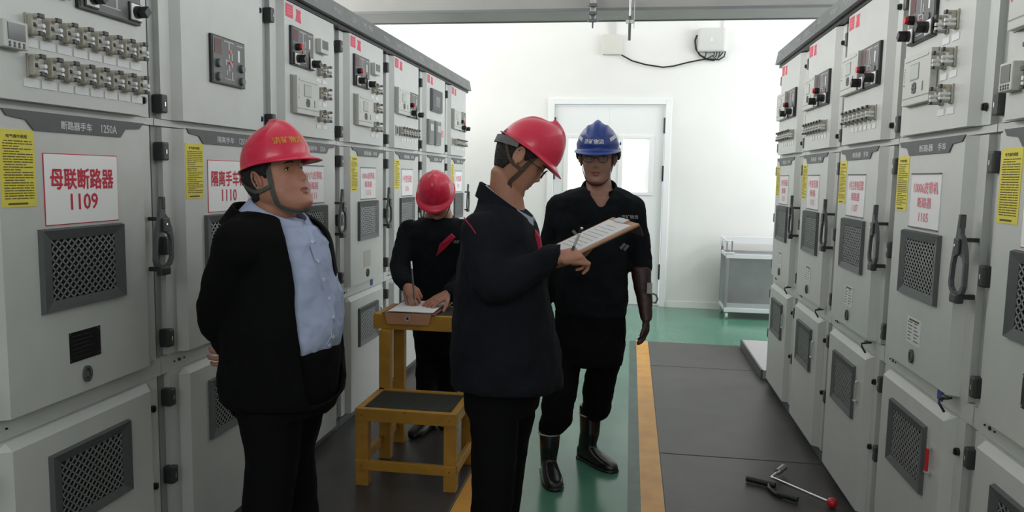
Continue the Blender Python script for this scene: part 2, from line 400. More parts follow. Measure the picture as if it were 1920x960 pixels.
def vent(parent, z0, z1, light=False, x0=.287, x1=.624, name='vent'):
    fr = MB(); o = .014; b = .040
    outer = [(x0, z0), (x1, z0), (x1, z1), (x0, z1)]; mid = [(x0 + .004, z0 + .004), (x1 - .004, z0 + .004), (x1 - .004, z1 - .004), (x0 + .004, z1 - .004)]
    inn = [(x0 + b, z0 + b * .78), (x1 - b, z0 + b * .78), (x1 - b, z1 - b * .78), (x0 + b, z1 - b * .78)]
    v = [(p[0], 0, p[1]) for p in outer] + [(p[0], -o, p[1]) for p in mid] + [(p[0], -.006, p[1]) for p in inn] + [(p[0], .0, p[1]) for p in inn]
    f = []
    for r in range(3):
        for k in range(4): f.append([r * 4 + k, r * 4 + (k + 1) % 4, (r + 1) * 4 + (k + 1) % 4, (r + 1) * 4 + k])
    fr.add(v, f, 'dgrey')
    fo = fr.build(name, parent)
    ix0, ix1, iz0, iz1 = x0 + b, x1 - b, z0 + b * .78, z1 - b * .78
    MB().box((ix0, -.0012, iz0), (ix1, .001, iz1), 'hole_shade').build('vent_shade_sheet', fo)  # black sheet on the solid door, painting the dark depth behind the mesh
    g = MB(); dx = .0255; dz = .0232; w = .0019
    W_, H_ = ix1 - ix0, iz1 - iz0
    for sgn in (1, -1):
        k = -int(H_ / dz) - 2
        while k < W_ / dx + 2:
            # line x = xs + t*dx, z = t*dz
            xs = k * dx; t0 = 0.; t1 = H_ / dz
            ta, tb = (0 - xs) / dx, (W_ - xs) / dx
            a, b2 = max(t0, ta), min(t1, tb)
            if b2 - a > .3:
                pa = (xs + a * dx, a * dz); pb = (xs + b2 * dx, b2 * dz)
                if sgn < 0: pa = (W_ - pa[0], pa[1]); pb = (W_ - pb[0], pb[1])
                A = Vector((ix0 + pa[0], -.0045, iz0 + pa[1])); B = Vector((ix0 + pb[0], -.0045, iz0 + pb[1]))
                d = (B - A) / 2; nn = Vector((-d.z, 0, d.x)).normalized() * w
                g.obox((A + B) / 2, d, nn, (0, .0012, 0), 'meshl' if light else 'mesh')
            k += 1
    g.build('expanded_mesh', fo)
    return fo

def link_terminal(parent, x, z):
    t = MB()
    t.box((x - .014, -.006, z - .030), (x + .014, 0, z + .030), 'beige', .002)
    t.box((x - .013, -.022, z - .026), (x + .006, -.006, z + .026), 'beige', .003)
    for dz in (-.022, .022):
        t.cyl((x - .002, -.008, z + dz), (x - .002, -.036, z + dz), .0065, 'beige', 8)
        t.box((x - .008, -.040, z + dz - .006), (x + .010, -.032, z + dz + .006), 'hinge', .002)
    t.cyl((x + .006, -.008, z - .002), (x + .006, -.040, z - .002), .0055, 'tagw', 8)
    t.cyl((x + .006, -.008, z - .016), (x + .006, -.040, z - .016), .0055, 'tagw', 8)
    t.box((x - .009, -.024, z - .005), (x - .002, -.021, z + .005), 'black')
    return t.build('link_terminal', parent)

def small_label(parent, x0, x1, z, txt=None):
    t = MB(); t.box((x0, -.0022, z - .0105), (x1, 0, z + .0105), 'tagw')
    if txt: t.text(txt, x0 + .008, x1 - .008, z - .005, z + .005, -.0026, 'tagt')
    return t.build('terminal_label', parent)

def mimic(parent, x0, x1, z0, z1, knobs=True, small=False, window_only=False):
    """dark mimic-diagram panel with line diagram, lamps and turn switches"""
    w, h = x1 - x0, z1 - z0; p = MB()
    p.box((x0, -.012, z0), (x1, 0, z1), 'black', .002); p.box((x0 + .006, -.0135, z0 + .006), (x1 - .006, -.011, z1 - .006), 'panelg')
    o = p.build('mimic_panel', parent); y = -.0136
    s = MB(); q = lambda a, b: (x0 + a * w, z0 + b * h)
    def r(a0, b0, a1, b1, m, dy=0.):
        A, B = q(a0, b0), q(a1, b1); s.box((A[0], y - .0008 - dy, A[1]), (B[0], y, B[1]), m)
    r(.07, .62, .27, .92, mat_cache('dark_red_window', (.10, .015, .02), .3))
    for a0, b0, a1, b1 in ((.34, .90, .64, .93), (.47, .55, .51, .90), (.38, .42, .42, .55), (.47, .30, .51, .45), (.56, .40, .60, .70), (.42, .50, .60, .53), (.34, .12, .64, .14), (.56, .14, .60, .30), (.40, .22, .44, .32)):
        r(a0, b0, a1, b1, 'tagt')
    r(.76, .55, .82, .80, 'tagw'); r(.72, .88, .92, .91, 'tagt')
    s.build('diagram', o)
    k = MB()
    if knobs:
        cx, cz = q(.20, .48); k.cyl((cx, y, cz), (cx, y - .02, cz), .016, 'black', 14).cyl((cx, y - .02, cz), (cx, y - .03, cz), .013, 'redp', 14)
        k.build('emergency_button', o)
        for a, b in ((.17, .17), (.88, .17)):
            cx, cz = q(a, b); e = MB(); ss = .028
            e.box((cx - ss, y - .006, cz - ss), (cx + ss, y, cz + ss), 'black', .002).box((cx - ss * .85, y - .009, cz - ss * .85), (cx + ss * .85, y - .005, cz + ss * .85), 'white', .001)
            e.cyl((cx, y - .008, cz), (cx, y - .020, cz), .019, 'black', 14).obox((cx + .002, y - .032, cz), (.010, 0, .010), (.008, 0, -.008), (0, .014, 0), 'black')
            e.build('selector_switch', o)
        e = MB(); cx, cz = q(.48, .40); e.cyl((cx, y, cz), (cx, y - .004, cz), .006, mat_cache('red_lamp', (.75, .10, .12), .3), 10); e.build('indicator', o); e = MB(); cx, cz = q(.80, .40)
        e.cyl((cx, y, cz), (cx, y - .004, cz), .012, 'panelg', 12).build('key_switch', o)
    else:
        for a, b in ((.16, .42), (.16, .14), (.86, .42), (.86, .14)):
            cx, cz = q(a, b); MB().cyl((cx, y, cz), (cx, y - .010, cz), .016, 'dgrey', 16).cyl((cx, y - .010, cz), (cx, y - .012, cz), .013, 'mgrey', 16).build('push_button', o)
        for b in (.72, .48):
            cx, cz = q(.52, b); MB().cyl((cx, y, cz), (cx, y - .004, cz), .008, mat_cache('red_lamp', (.75, .10, .12), .3), 10).build('indicator', o)
    return o
_mc = {}
def mat_cache(n, c, r, **k):
    if n not in _mc: _mc[n] = mat(n, c, r, **k)
    return _mc[n]

def relay(parent, x0, x1, z0, z1):
    """protection relay: grey housing, display, cross keypad, flap"""
    w, h = x1 - x0, z1 - z0; p = MB()
    p.box((x0, -.004, z0), (x1, 0, z1), 'relayd').box((x0 + .018, -.026, z0), (x1, 0, z1), 'relay', .003)
    p.box((x0 + .02, -.027, z0 + .13 * h), (x1, -.025, z0 + .15 * h), 'relayd').box((x0 + .10 * w + .01, -.0285, z0 + .88 * h), (x1 - .08 * w, -.025, z0 + .93 * h), 'relay', .001)
    o = p.build('protection_relay', parent); y = -.0262; q = lambda a, b: (x0 + a * w, z0 + b * h)
    A, B = q(.36, .50), q(.62, .78)
    MB().box((A[0] - .004, y - .0012, A[1] - .004), (B[0] + .004, y, B[1] + .004), 'relayd').box((A[0], y - .0018, A[1]), (B[0], y - .001, B[1]), 'lcd').build('display', o)
    k = MB(); c = q(.50, .32)
    for a, b in ((0, 0), (1, 0), (-1, 0), (0, 1), (0, -1), (.8, .8), (-.8, -.8), (.8, -.8), (-.8, .8)):
        k.box((c[0] + a * .014 - .006, y - .003, c[1] + b * .014 - .005), (c[0] + a * .014 + .006, y, c[1] + b * .014 + .005), 'dgrey', .001)
    k.build('keypad', o)
    k = MB(); c = q(.78, .32)
    k.box((c[0] - .004, y - .002, c[1] - .016), (c[0] + .004, y, c[1] + .016), 'relayd', .001)
    k.build('function_key', o); k = MB()
    k.cyl((q(.13, .42)[0], y, q(.13, .42)[1]), (q(.13, .42)[0], y - .002, q(.13, .42)[1]), .003, mat_cache('red_lamp', (.75, .10, .12), .3), 8)
    k.build('status_lamp', o); k = MB()
    for i in range(6): k.cyl((q(.13, .5)[0], y, q(.13, .5 + .05 * i)[1]), (q(.13, .5)[0], y - .001, q(.13, .5 + .05 * i)[1]), .0022, 'relayd', 8)
    k.build('lamp_column', o)
    return o

def meter(parent, x0, x1, z0, z1, name='panel_meter', buttons=True):
    p = MB().box((x0, -.028, z0), (x1, 0, z1), 'relay', .004); o = p.build(name, parent); w, h = x1 - x0, z1 - z0
    MB().box((x0 + .16 * w, -.0295, z0 + .30 * h), (x1 - .14 * w, -.027, z1 - .10 * h), 'lcdd').build('display', o)
    if buttons:
        k = MB()
        for i in range(4):
            for j in range(2): k.cyl((x0 + w * (.22 + .19 * i), -.028, z0 + h * (.09 + .1 * j)), (x0 + w * (.22 + .19 * i), -.0295, z0 + h * (.09 + .1 * j)), .0035, 'dgrey', 8)
        k.build('buttons', o)
    return o

def placard(parent, lines, x0, x1, z0, z1, border=True, colour='red', name='door_placard'):
    """lines: (text, x-span fraction, z0 fraction, z1 fraction, colour)"""
    p = MB()
    if border: p.box((x0 - .0025, -.0015, z0 - .0025), (x1 + .0025, 0, z1 + .0025), 'red')
    p.box((x0, -.0025, z0), (x1, 0, z1), 'white' if border else 'paper'); o = p.build(name, parent)
    w, h = x1 - x0, z1 - z0
    if not border:
        MB().box((x0 + .0, -.006, z1 - .004), (x1, -.002, z1), 'dgrey').build('placard_edge', o); MB().box((x0, -.006, z0 - .002), (x1, -.002, z0 + .002), 'dgrey').build('placard_edge', o)
    t = MB()
    for txt, a, b, c, d, m in lines:
        t.text(txt, x0 + a * w, x0 + b * w, z0 + c * h, z0 + d * h, -.0031, m, bold=.028)
    t.build('lettering', o); return o

def yellow_notice(parent, x0=.175, x1=.289, z0=1.327, z1=1.523, seed=1):
    o = MB().box((x0, -.0014, z0), (x1, 0, z1), 'yel').build('yellow_notice', parent)
    t = MB(); rr = random.Random(seed); z = z1 - .030
    t.text('电气操作规程', x0 + .022, x1 - .024, z1 - .021, z1 - .012, -.0018, 'ink', bold=.03)
    while z > z0 + .018:
        x = x0 + .010 + (rr.random() < .25) * .004; e = x1 - .008 - (rr.random() < .3) * rr.uniform(.02, .05)
        while x < e:
            L = rr.uniform(.006, .026); t.box((x, -.0018, z), (min(e, x + L), -.0012, z + .0026), 'ink'); x += L + rr.uniform(.001, .004)
        z -= .0066
    t.box((x0 + .02, -.0018, z0 + .006), (x1 - .03, -.0012, z0 + .011), 'ink')
    t.build('lettering', o); return o

def cabinet(label, loc, rz, kind, lines, border=False, plate=('断路器手车', '1250A'), group=None, notice=True, seed=0,
            card='card', light=False, small_handle=None, low_notice=True, blue=False, span=(.52, .68)):
    c = thing('switchgear_cabinet', label, 'cabinet', loc, rz, group)
    b = MB(); b.box((.058, .05, .0), (.852, 1.50, 2.20), 'post')
    b.box((.058, .035, .725), (.852, .05, .785), 'grey').box((.058, .035, 1.575), (.852, .05, 1.597), 'grey')
    b.box((.058, .030, 0.0), (.852, .05, .052), 'dgrey')
    b.build('cabinet_body', c)
    # header strip along the top
    hd = MB(); x0, x1 = .056, .854
    v = []
    for x in (x0, x1): v += [(x, .05, 2.205), (x, -.028, 2.212), (x, -.012, 2.300), (x, .055, 2.335), (x, .16, 2.335), (x, .16, 2.205)]
    hd.add(v, [[k, (k + 1) % 6, 6 + (k + 1) % 6, 6 + k] for k in range(6)] + [[5, 4, 3, 2, 1, 0], [6, 7, 8, 9, 10, 11]], 'mgrey')
    hd.box((x0, .0, 2.190), (x1, .05, 2.206), 'black')
    h = hd.build('header_strip', c)
    t = MB(); t.text('KYN28A-12', .10, .265, 0, .034, 0, 'tagl', bold=.02).text('户内', .33, .39, 0, .034, 0, 'tagl', bold=.02).text('开关', .43, .49, 0, .034, 0, 'tagl', bold=.02).text('断路器', .70, .80, 0, .026, 0, 'tagl', bold=.02)
    # lay the lettering on the sloping face
    t.v = [(a, -.0262 + (e + .02) * .182 - .0008, 2.222 + e + .02) for a, _, e in t.v]
    t.build('lettering', h)
    # ---- upper instrument door
    up = door_mesh(1.598, 2.186).build('instrument_door', c)
    # ---- breaker door with its name bar
    md = door_mesh(.787, 1.570).build('breaker_door', c)
    nb = MB().prism([(.185, 1.5735), (.20, 1.556), (.262, 1.550), (.288, 1.524), (.632, 1.524), (.656, 1.550), (.722, 1.554), (.745, 1.5735)], -.004, .0, 'dgrey').build('name_bar', md)
    tt = MB()
    tt.text(plate[0], .385, .505, 1.533, 1.556, -.0046, 'tagl', bold=.02).text(plate[1], .545, .612, 1.533, 1.556, -.0046, 'tagl', bold=.02).build('lettering', nb)
    # ---- lower door
    lo = door_mesh(.058, .724, top_in=.022).build('lower_door', c)
    # hinges and locks
    for z, d in ((2.10, up), (1.648, up), (1.49, md), (1.17, md), (.85, md), (.64, lo), (.36, lo)):
        g = MB(); g.box((.066, .010, z - .031), (.100, .048, z + .031), 'hinge', .006).box((.080, .008, z - .008), (.085, .011, z + .006), 'chrome')  # small chrome chip stands in for the pale glint on the dark hinge
        g.build('hinge', d)
    for z, d in ((2.10, up), (1.650, up), (.625, lo), (.355, lo)):
        MB().cyl((.788, .03, z), (.788, .020, z), .012, 'black', 14).box((.784, .015, z - .009), (.792, .021, z + .009), 'black', .002).build('turn_lock', d)
    # operating handle
    hx, hz = .757, 1.100
    hh = MB().prism([(hx + 1.27 * a, hz + b) for a, b in HANDLE], -.024, -.012, 'dgrey', [[(hx + 1.27 * a, hz + b) for a, b in HOLE]])
    hh.box((hx + .024, -.030, hz - .020), (hx + .074, -.006, hz + .010), 'hinge', .006).box((hx + .040, -.020, hz - .008), (hx + .056, .030, hz + .006), 'hinge').box((hx + .042, -.018, hz + .160), (hx + .056, .030, hz + .172), 'hinge').box((hx + .040, -.026, hz + .20), (hx + .058, -.010, hz + .240), 'hinge', .003)
    hh.box((hx + .034, -.032, hz + .125), (hx + .070, -.026, hz + .170), 'hinge', .003).cyl((hx + .050, -.032, hz + .150), (hx + .050, -.035, hz + .150), .004, 'chrome', 8)
    hh.build('door_handle', md)
    # keyhole: oval ring
    ring = [(.447 + .017 * math.cos(a), .837 + .024 * math.sin(a)) for a in [2 * math.pi * k / 20 for k in range(20)]]
    hole = [(.447 + .010 * math.cos(a), .837 + .016 * math.sin(a)) for a in [2 * math.pi * k / 20 for k in range(20)]]
    MB().prism(ring, -.008, 0, 'dgrey', [hole]).prism(hole, -.002, .0, 'hole_shade').box((.441, -.005, .828), (.453, -.001, .846), 'mgrey').build('crank_socket', md)
    vent(md, 1.037, 1.265, light); vent(lo, .415, .646, light)
    placard(md, lines, *((.318, .61, 1.275, 1.465) if border else (.330, .590, 1.277, 1.462)), border=border)
    if notice: yellow_notice(md, seed=seed)
    if card == 'black':
        o = MB().box((.384, -.002, .881), (.510, 0, .967), 'black').build('rating_plate', md)
        for x in (.391, .503):
            for z in (.887, .961): MB().cyl((x, -.002, z), (x, -.004, z), .0035, 'chrome', 8).build('screw', o)
        q = MB()
        for i in range(6):
            q.box((.395, -.0024, .893 + .012 * i), (.395 + random.uniform(.06, .10), -.0021, .8955 + .012 * i), 'hinge')
        q.build('lettering', o)
    elif card == 'card':
        o = MB().box((.382, -.0015, .878), (.508, 0, .968), 'tagw').build('rating_plate', md); q = MB()
        for i in range(6):
            for a, e in ((.392, .435), (.448, .495)): q.box((a, -.002, .889 + .012 * i), (a + (e - a) * random.uniform(.5, 1), -.0014, .8925 + .012 * i), 'dgrey')
        q.box((.40, -.002, .956), (.49, -.0014, .962), 'ink').build('lettering', o)
    elif card == 'beige':
        MB().box((.382, -.0015, .874), (.500, 0, .970), 'beige').build('rating_plate', md)
    if small_handle:
        o = MB().cyl((.668, -.012, .515), (.668, -.012, .59), .006, small_handle, 8)
        o.box((.662, -.012, .587), (.674, .0, .597), 'chrome', .002).box((.655, -.016, .505), (.675, .0, .515), 'chrome', .002).build('pull_handle', lo)
    # rail details
    for x in (.13, .16, .19): MB().cyl((x, .035, .755), (x, .031, .755), .006 if x == .16 else .003, 'black', 8).build('rail_screw', c)
    if blue: MB().box((.60, .030, .735), (.635, .036, .785), 'blue').build('rail_tag', c)
    if rz < 0:
        MB().tube([(.735, .02, .775), (.745, -.02, .772), (.75, -.02, .76), (.752, -.005, .735)], .004, 'black').sph((.742, .0, .778), (.020, .010, .006), 'black', 10, 6).build('latch_pin', c)
    # instruments
    if kind != 'isolator':
        st = MB(); st.box((.184, -.001, 2.118), (.258, 0, 2.176), 'sred').prism([(.285, 2.115), (.345, 2.112), (.338, 2.150), (.345, 2.168), (.29, 2.170), (.297, 2.15)], -.001, 0, 'sred')
        st.box((.196, -.0014, 2.133), (.246, -.001, 2.137), 'pink').box((.196, -.0014, 2.146), (.246, -.001, 2.150), 'pink').box((.196, -.0014, 2.160), (.246, -.001, 2.163), 'pink').build('red_sticker', up)
    if kind == 'A':
        mimic(up, .217, .458, 1.912, 2.085); meter(up, .513, .612, 2.01, 2.078, buttons=False); relay(up, .222, .492, 1.697, 1.868)
        for z in (1.930, 1.818, 1.706):
            for x in (.540, .615): link_terminal(up, x, z); small_label(up, x - .028, x + .025, z - .052)
    elif kind == 'B':
        relay(up, .170, .448, 1.822, 1.992); mimic(up, .452, .700, 1.818, 1.992)
        MB().box((.195, -.008, 1.68), (.245, 0, 1.745), 'relay', .003).box((.20, -.016, 1.69), (.215, -.008, 1.735), 'relayd').build('terminal_cover', up)
        for k in range(7):
            x = .285 + .062 * k; link_terminal(up, x, 1.712)
            if k: small_label(up, x - .024, x + .016, 1.658)
    elif kind == 'tie':
        mimic(up, .462, .735, 1.872, 2.085); meter(up, .178, .256, 1.720, 1.788)
        MB().box((.22, -.01, 1.885), (.425, 0, 2.05), 'relay', .003).box((.218, -.014, 1.883), (.427, -.009, 1.893), 'relayd').build('instrument_frame', up)
        for z in (1.792, 1.690):
            for k in range(8):
                x = .290 + .0613 * k; link_terminal(up, x, z); small_label(up, x - .027, x + .026, z - .045, '1234' if False else None)
    elif kind == 'isolator':
        mimic(up, .345, .588, 1.752, 1.928, knobs=False)
    elif kind == 'meters':
        o = MB().box((.265, -.018, 1.912), (.585, 0, 2.084), 'panelg', .003).box((.275, -.022, 1.920), (.575, -.017, 2.076), 'dgrey', .002).build('display_unit', up)
        MB().box((.36, -.023, 1.95), (.49, -.0218, 2.03), 'lcdd').build('display', o)
        for a, e in ((.172, .325), (.385, .545)):
            o = MB().box((a, -.02, 1.655), (e, 0, 1.845), 'relayd', .004).box((a + .012, -.023, 1.665), (e - .012, -.019, 1.835), 'lcdd', .002).build('energy_meter', up)
            MB().box((a + .03, -.0245, 1.76), (e - .03, -.0225, 1.81), 'lcd').build('display', o)
        MB().box((.62, -.0015, 1.73), (.69, 0, 1.785), 'pink').build('red_label', up)
    elif kind == 'tie_right':
        relay(up, .185, .44, 1.822, 2.0); meter(up, .185, .255, 1.668, 1.742)
        for z in (1.792, 1.690):
            for k in range(6): x = .33 + .0613 * k; link_terminal(up, x, z)
    return c

XA, XBR = -1.543, .972
def left(i): return (XA, 1.509 + .8 * i, 0)
def right(i): return (XBR, 3.202 + .8 * i, 0)
RZL, RZR = math.pi / 2, -math.pi / 2
GL, GR = 'switchgear cabinets of the left row', 'switchgear cabinets of the right row'
two = lambda a, b, m='red', w=.86: [(a, .5 - w / 2, .5 + w / 2, .50, .80, m), (b, .32, .69, .20, .43, m)]
def three(a, b, c, m='pink'): return [(a, .10, .92, .63, .84, m), (b, .27, .73, .37, .56, m), (c, .34, .66, .12, .28, m)]
BR = ('断路器手车', '1250A')
cabinet('grey switchgear cabinet with two rows of terminals, placard 1109, nearest on the left', left(0), RZL, 'tie', two('母联断路器', '1109'), True, BR, GL, seed=1, card='black')
cabinet('grey switchgear cabinet with placard 1110 and a nearly blank upper door, on the left', left(1), RZL, 'isolator', two('隔离手车柜', '1110'), True, ('隔离手车', '1250A'), GL, seed=2, card='none')
cabinet('grey switchgear cabinet, third from the front of the left row', left(2), RZL, 'A', three('10kV六皮带机', '断路器', '1111'), False, BR, GL, seed=3, card='beige')
cabinet('grey switchgear cabinet, fourth from the front of the left row, left of the yellow stool', left(3), RZL, 'A', three('10006皮带机', '断路器', '1115'), False, ('断路器', '手车'), GL, seed=4, card='beige', light=True, small_handle='chrome', blue=True)
cabinet('grey switchgear cabinet with a terminal row, left of the stooping man', left(4), RZL, 'B', [('1号变压器', .10, .90, .50, .76, 'pink'), ('1116', .35, .62, .18, .36, 'pink')], False, ('断路器', '手车'), GL, seed=5, card='none', light=True, small_handle='chrome')
cabinet('grey switchgear cabinet with a display and two tall meters, above the stooping man', left(5), RZL, 'meters', two('压变柜', '1117', 'pink', .6), False, ('压变', '手车'), GL, notice=False, seed=6, card='none')
cabinet('grey switchgear cabinet at the far end of the left row', left(6), RZL, 'B', [('2号变压器', .10, .90, .50, .76, 'pink'), ('1119', .35, .62, .18, .36, 'pink')], False, BR, GL, seed=7, card='none')
cabinet('grey switchgear cabinet cut off by the right edge of the photo, nearest on the right', right(-1), RZR, 'tie_right', two('母联隔离', '1103'), True, BR, GR, seed=8, card='black', blue=True)
cabinet('grey switchgear cabinet with placard 1105, second from the front of the right row', right(0), RZR, 'A', three('10006皮带机', '断路器', '1105'), False, ('断路器', '手车'), GR, seed=9, small_handle='redp', blue=True)
cabinet('grey switchgear cabinet with placard 1107, in the middle of the right row', right(1), RZR, 'B', three('1号主变电压器', '断路器', '1107'), False, ('断路器', '手车'), GR, seed=10, small_handle='chrome')
cabinet('grey switchgear cabinet, last but one at the far end of the right row', right(2), RZR, 'B', three('1号变压器', '断路', '1113'), False, ('断路器', '手车'), GR, seed=11, small_handle='chrome')
cabinet('grey switchgear cabinet at the far end of the right row, beside the trolley', right(3), RZR, 'B', three('2号变压器', '断路', '1121'), False, ('断路器', '手车'), GR, seed=12, small_handle='chrome')

# ---------------------------------------------------------------- yellow wooden step stool (two heights)
st = thing('step_stool', 'yellow painted wooden two-level step stool with ribbed rubber treads', 'stool', (-.965, 3.54, 0))
ox, oy = st.location.x, st.location.y
def sb(name, a, b, m='wood', bev=.003, parent=st):
    return MB().box((a[0] - ox, a[1] - oy, a[2]), (b[0] - ox, b[1] - oy, b[2]), m, bev).build(name, parent)
X0, X1, Y0, Y1, Y2 = -1.20, -.732, 3.225, 3.53, 3.86
L = .058
for x in (X0, X1 - L): sb('leg', (x, Y0, 0.008), (x + L, Y0 + .045, .315))
for x in (X0 - .005, X1 - L + .005): sb('leg', (x, 3.565, 0.008), (x + L, 3.61, .66))
for x in (X0 - .005, X1 - L + .005): sb('leg', (x, 3.80, 0.008), (x + L, 3.845, .66))
zt = .372
sb('front_rail', (X0, Y0 - .008, zt - .058), (X1, Y0 + .02, zt)); sb('side_rail', (X0, Y0 + .02, zt - .058), (X0 + .03, 3.565, zt)); sb('side_rail', (X1 - .03, Y0 + .02, zt - .058), (X1, 3.565, zt))
sb('back_rail', (X0, 3.535, zt - .05), (X1, 3.565, zt))
t = sb('tread_board', (X0 + .03, Y0 + .02, zt - .03), (X1 - .03, 3.535, zt - .012), 'wood')
def tread(x0, x1, y0, y1, z, parent):
    q = MB().box((x0 - ox, y0 - oy, z), (x1 - ox, y1 - oy, z + .006), 'woodr')
    k = int((y1 - y0) / .012)
    for i in range(k): q.box((x0 - ox, y0 - oy + .012 * i + .003, z + .006), (x1 - ox, y0 - oy + .012 * i + .009, z + .009), 'woodr')
    return q.build('rubber_tread', parent)
tread(X0 + .032, X1 - .032, Y0 + .022, 3.533, zt - .012, st)
zb = .105
sb('lower_rail', (X0, Y0 - .008, zb - .02), (X1, Y0 + .014, zb + .025)); sb('lower_rail', (X0 - .002, Y0 + .014, zb - .02), (X0 + .02, 3.80, zb + .025)); sb('lower_rail', (X1 - .02, Y0 + .014, zb - .02), (X1 + .002, 3.80, zb + .025))
sb('lower_rail', (X0, 3.845, zb + .13), (X1, 3.865, zb + .175))
zz = .735
sb('front_rail', (X0 - .045, 3.600, zz - .075), (X1 + .03, 3.63, zz)); sb('back_rail', (X0 - .045, Y2 + .03, zz - .06), (X1 + .03, Y2 + .06, zz))
sb('side_rail', (X0 - .045, 3.63, zz - .06), (X0 - .01, Y2 + .03, zz)); sb('side_rail', (X1, 3.63, zz - .06), (X1 + .03, Y2 + .03, zz))
sb('tread_board', (X0 - .01, 3.63, zz - .03), (X1, Y2 + .03, zz - .012))
tread(X0 - .008, X1 - .002, 3.632, Y2 + .028, zz - .012, st)
nl = MB()
for x, z in ((X0 + .03, zt - .03), (X1 - .03, zt - .03), ((X0 + X1) / 2, zt - .008), (X0 + .03, zb), (X1 - .03, zb)):
    nl.cyl((x - ox, Y0 - .008 - oy, z), (x - ox, Y0 - .0095 - oy, z), .004, 'brown', 8)
nl.build('screw_head', st)

# writing board lying on the stool top
bd = thing('writing_board', 'reddish-brown writing board with a round eyelet, lying on top of the yellow stool', 'clipboard', (-1.065, 3.80, .738))
MB().box((-.135, -.205, 0), (.135, .19, .006), 'brown', .002).build('board', bd)
fl = MB(); fl.prism([(-.118, .004), (.118, .004), (.105, -.048), (-.105, -.048)], -.212, -.206, 'tan').build('hanging_flap', bd)
MB().cyl((0.0, -.212, -.018), (0.0, -.216, -.018), .014, 'chrome', 18).cyl((0.0, -.216, -.018), (0.0, -.217, -.018), .006, 'hole_shade', 14).build('eyelet', bd)
ps = thing('paper_sheets', 'white paper sheets on the brown board on top of the stool', 'paper', (-1.06, 3.80, .745))
for k in range(3):
    q = MB(); a = .03 * (k - 1); rot = Matrix.Rotation(a, 4, 'Z')
    n = 8; v = []; f = []
    for j in range(n + 1):
        for i in range(n + 1):
            x = -.112 + .224 * i / n; y = -.190 + .335 * j / n; z = .0015 * k + .004 * math.sin(j / n * 3.1) * (1 - .5 * i / n) + .002
            v.append(rot @ Vector((x, y, z)))
    for j in range(n):
        for i in range(n): f.append([j * (n + 1) + i, j * (n + 1) + i + 1, (j + 1) * (n + 1) + i + 1, (j + 1) * (n + 1) + i])
    q.add(v, f, 'paper', True); q.build('sheet', ps)

# ---------------------------------------------------------------- stainless trolley by the far wall
ct = thing('service_trolley', 'stainless steel two-tier trolley on castors against the far wall', 'trolley', (1.40, 8.22, 0))
def cb_(n, a, b, m='steel', bev=.004, p=ct): return MB().box(a, b, m, bev).build(n, p)
x0, x1, y0, y1 = -.42, .50, -.22, .24
for x in (x0, x1 - .03):
    for y in (y0, y1 - .03): cb_('corner_post', (x, y, .10), (x + .03, y + .03, .72))
for z, hh in ((.64, .035), (.085, .035)):
    o = MB().box((x0 + .01, y0 + .005, z), (x1 - .01, y1 - .005, z + .012), 'steel').box((x0 + .0, y0 - .004, z - .01), (x1, y0 + .012, z + hh), 'steelw', .003).box((x0, y1 - .012, z), (x1, y1, z + hh), 'steel', .003).box((x0, y0, z), (x0 + .012, y1, z + hh), 'steelw', .003).box((x1 - .012, y0, z), (x1, y1, z + hh), 'steel', .003)
    o.build('shelf_tray', ct)
cb_('back_panel', (x0 + .03, y1 - .02, .12), (x1 - .03, y1 - .012, .64))
cb_('lower_skirt', (x0 + .02, y0 + .01, .12), (x1 - .02, y0 + .016, .165), 'post')
cb_('guard_rail', (x0 - .01, y1 - .03, .745), (x1, y1 - .018, .825), 'steelw')
cb_('guard_rail', (x0 - .01, y0, .78), (x0 + .004, y1, .82), 'steelw')
for x, y in ((x0 + .0, y0 + .01), (x0 + .05, y0 + .01), (x0, y1 - .03), (x1 - .02, y1 - .03)): cb_('rail_post', (x, y, .675), (x + .014, y + .014, .82), 'steel')
cb_('corner_cap', (x0 - .02, y0 - .01, .675), (x0 + .08, y0 + .03, .69), 'steelw'); cb_('corner_cap', (x0 - .02, y0 - .01, .80), (x0 + .08, y0 + .03, .812), 'steelw')
cb_('blue_tag', (.05, y0 - .006, .09), (.13, y0 - .003, .108), 'blue', 0)
for x, y in ((x0 + .03, y0 + .03), (x0 + .03, y1 - .03), (x1 - .03, y0 + .03), (x1 - .03, y1 - .03)):
    o = MB().box((x - .016, y - .018, .055), (x + .016, y + .018, .08), 'steel', .003).box((x - .020, y - .012, .018), (x - .016, y + .012, .06), 'steel').box((x + .016, y - .012, .018), (x + .020, y + .012, .06), 'steel').build('castor', ct)
    MB().cyl((x - .012, y, .033), (x + .012, y, .033), .033, 'pvc2', 20).build('wheel', o)

# ---------------------------------------------------------------- crank tools lying on the right mat
cr = MB(); 
p0, p1, p2 = Vector((.905, 3.40, .030)), Vector((.700, 3.625, .036)), Vector((.740, 3.690, .040))
cr.tube([p0, p0.lerp(p1, .5), p1 + Vector((.012, -.014, 0)), p1, p1 + Vector((.006, .012, 0)), p2], .0075, 'chrome', 10)
ct2 = thing('crank_handle', 'thin bent chrome crank with a red ball end lying on the right black mat', 'crank', (.80, 3.52, .008))
def at_thing(mb, name, root):
    mb.v = [tuple(Vector(v) - root.location) for v in mb.v]; return mb.build(name, root)
at_thing(cr, 'crank_rod', ct2)
at_thing(MB().cyl(p2, p2 + Vector((.040, .064, .004)), .0155, 'steel', 14), 'socket', ct2)
at_thing(MB().sph(p0 + Vector((.008, -.009, .002)), .023, 'redp', 18, 12), 'ball_knob', ct2)
bk = thing('black_crank', 'black T-shaped crank lying on the mat partly under the chrome one', 'crank', (.68, 3.53, .008))
at_thing(MB().tube([(.585, 3.620, .024), (.705, 3.560, .024)], .014, 'black', 12), 'grip', bk)
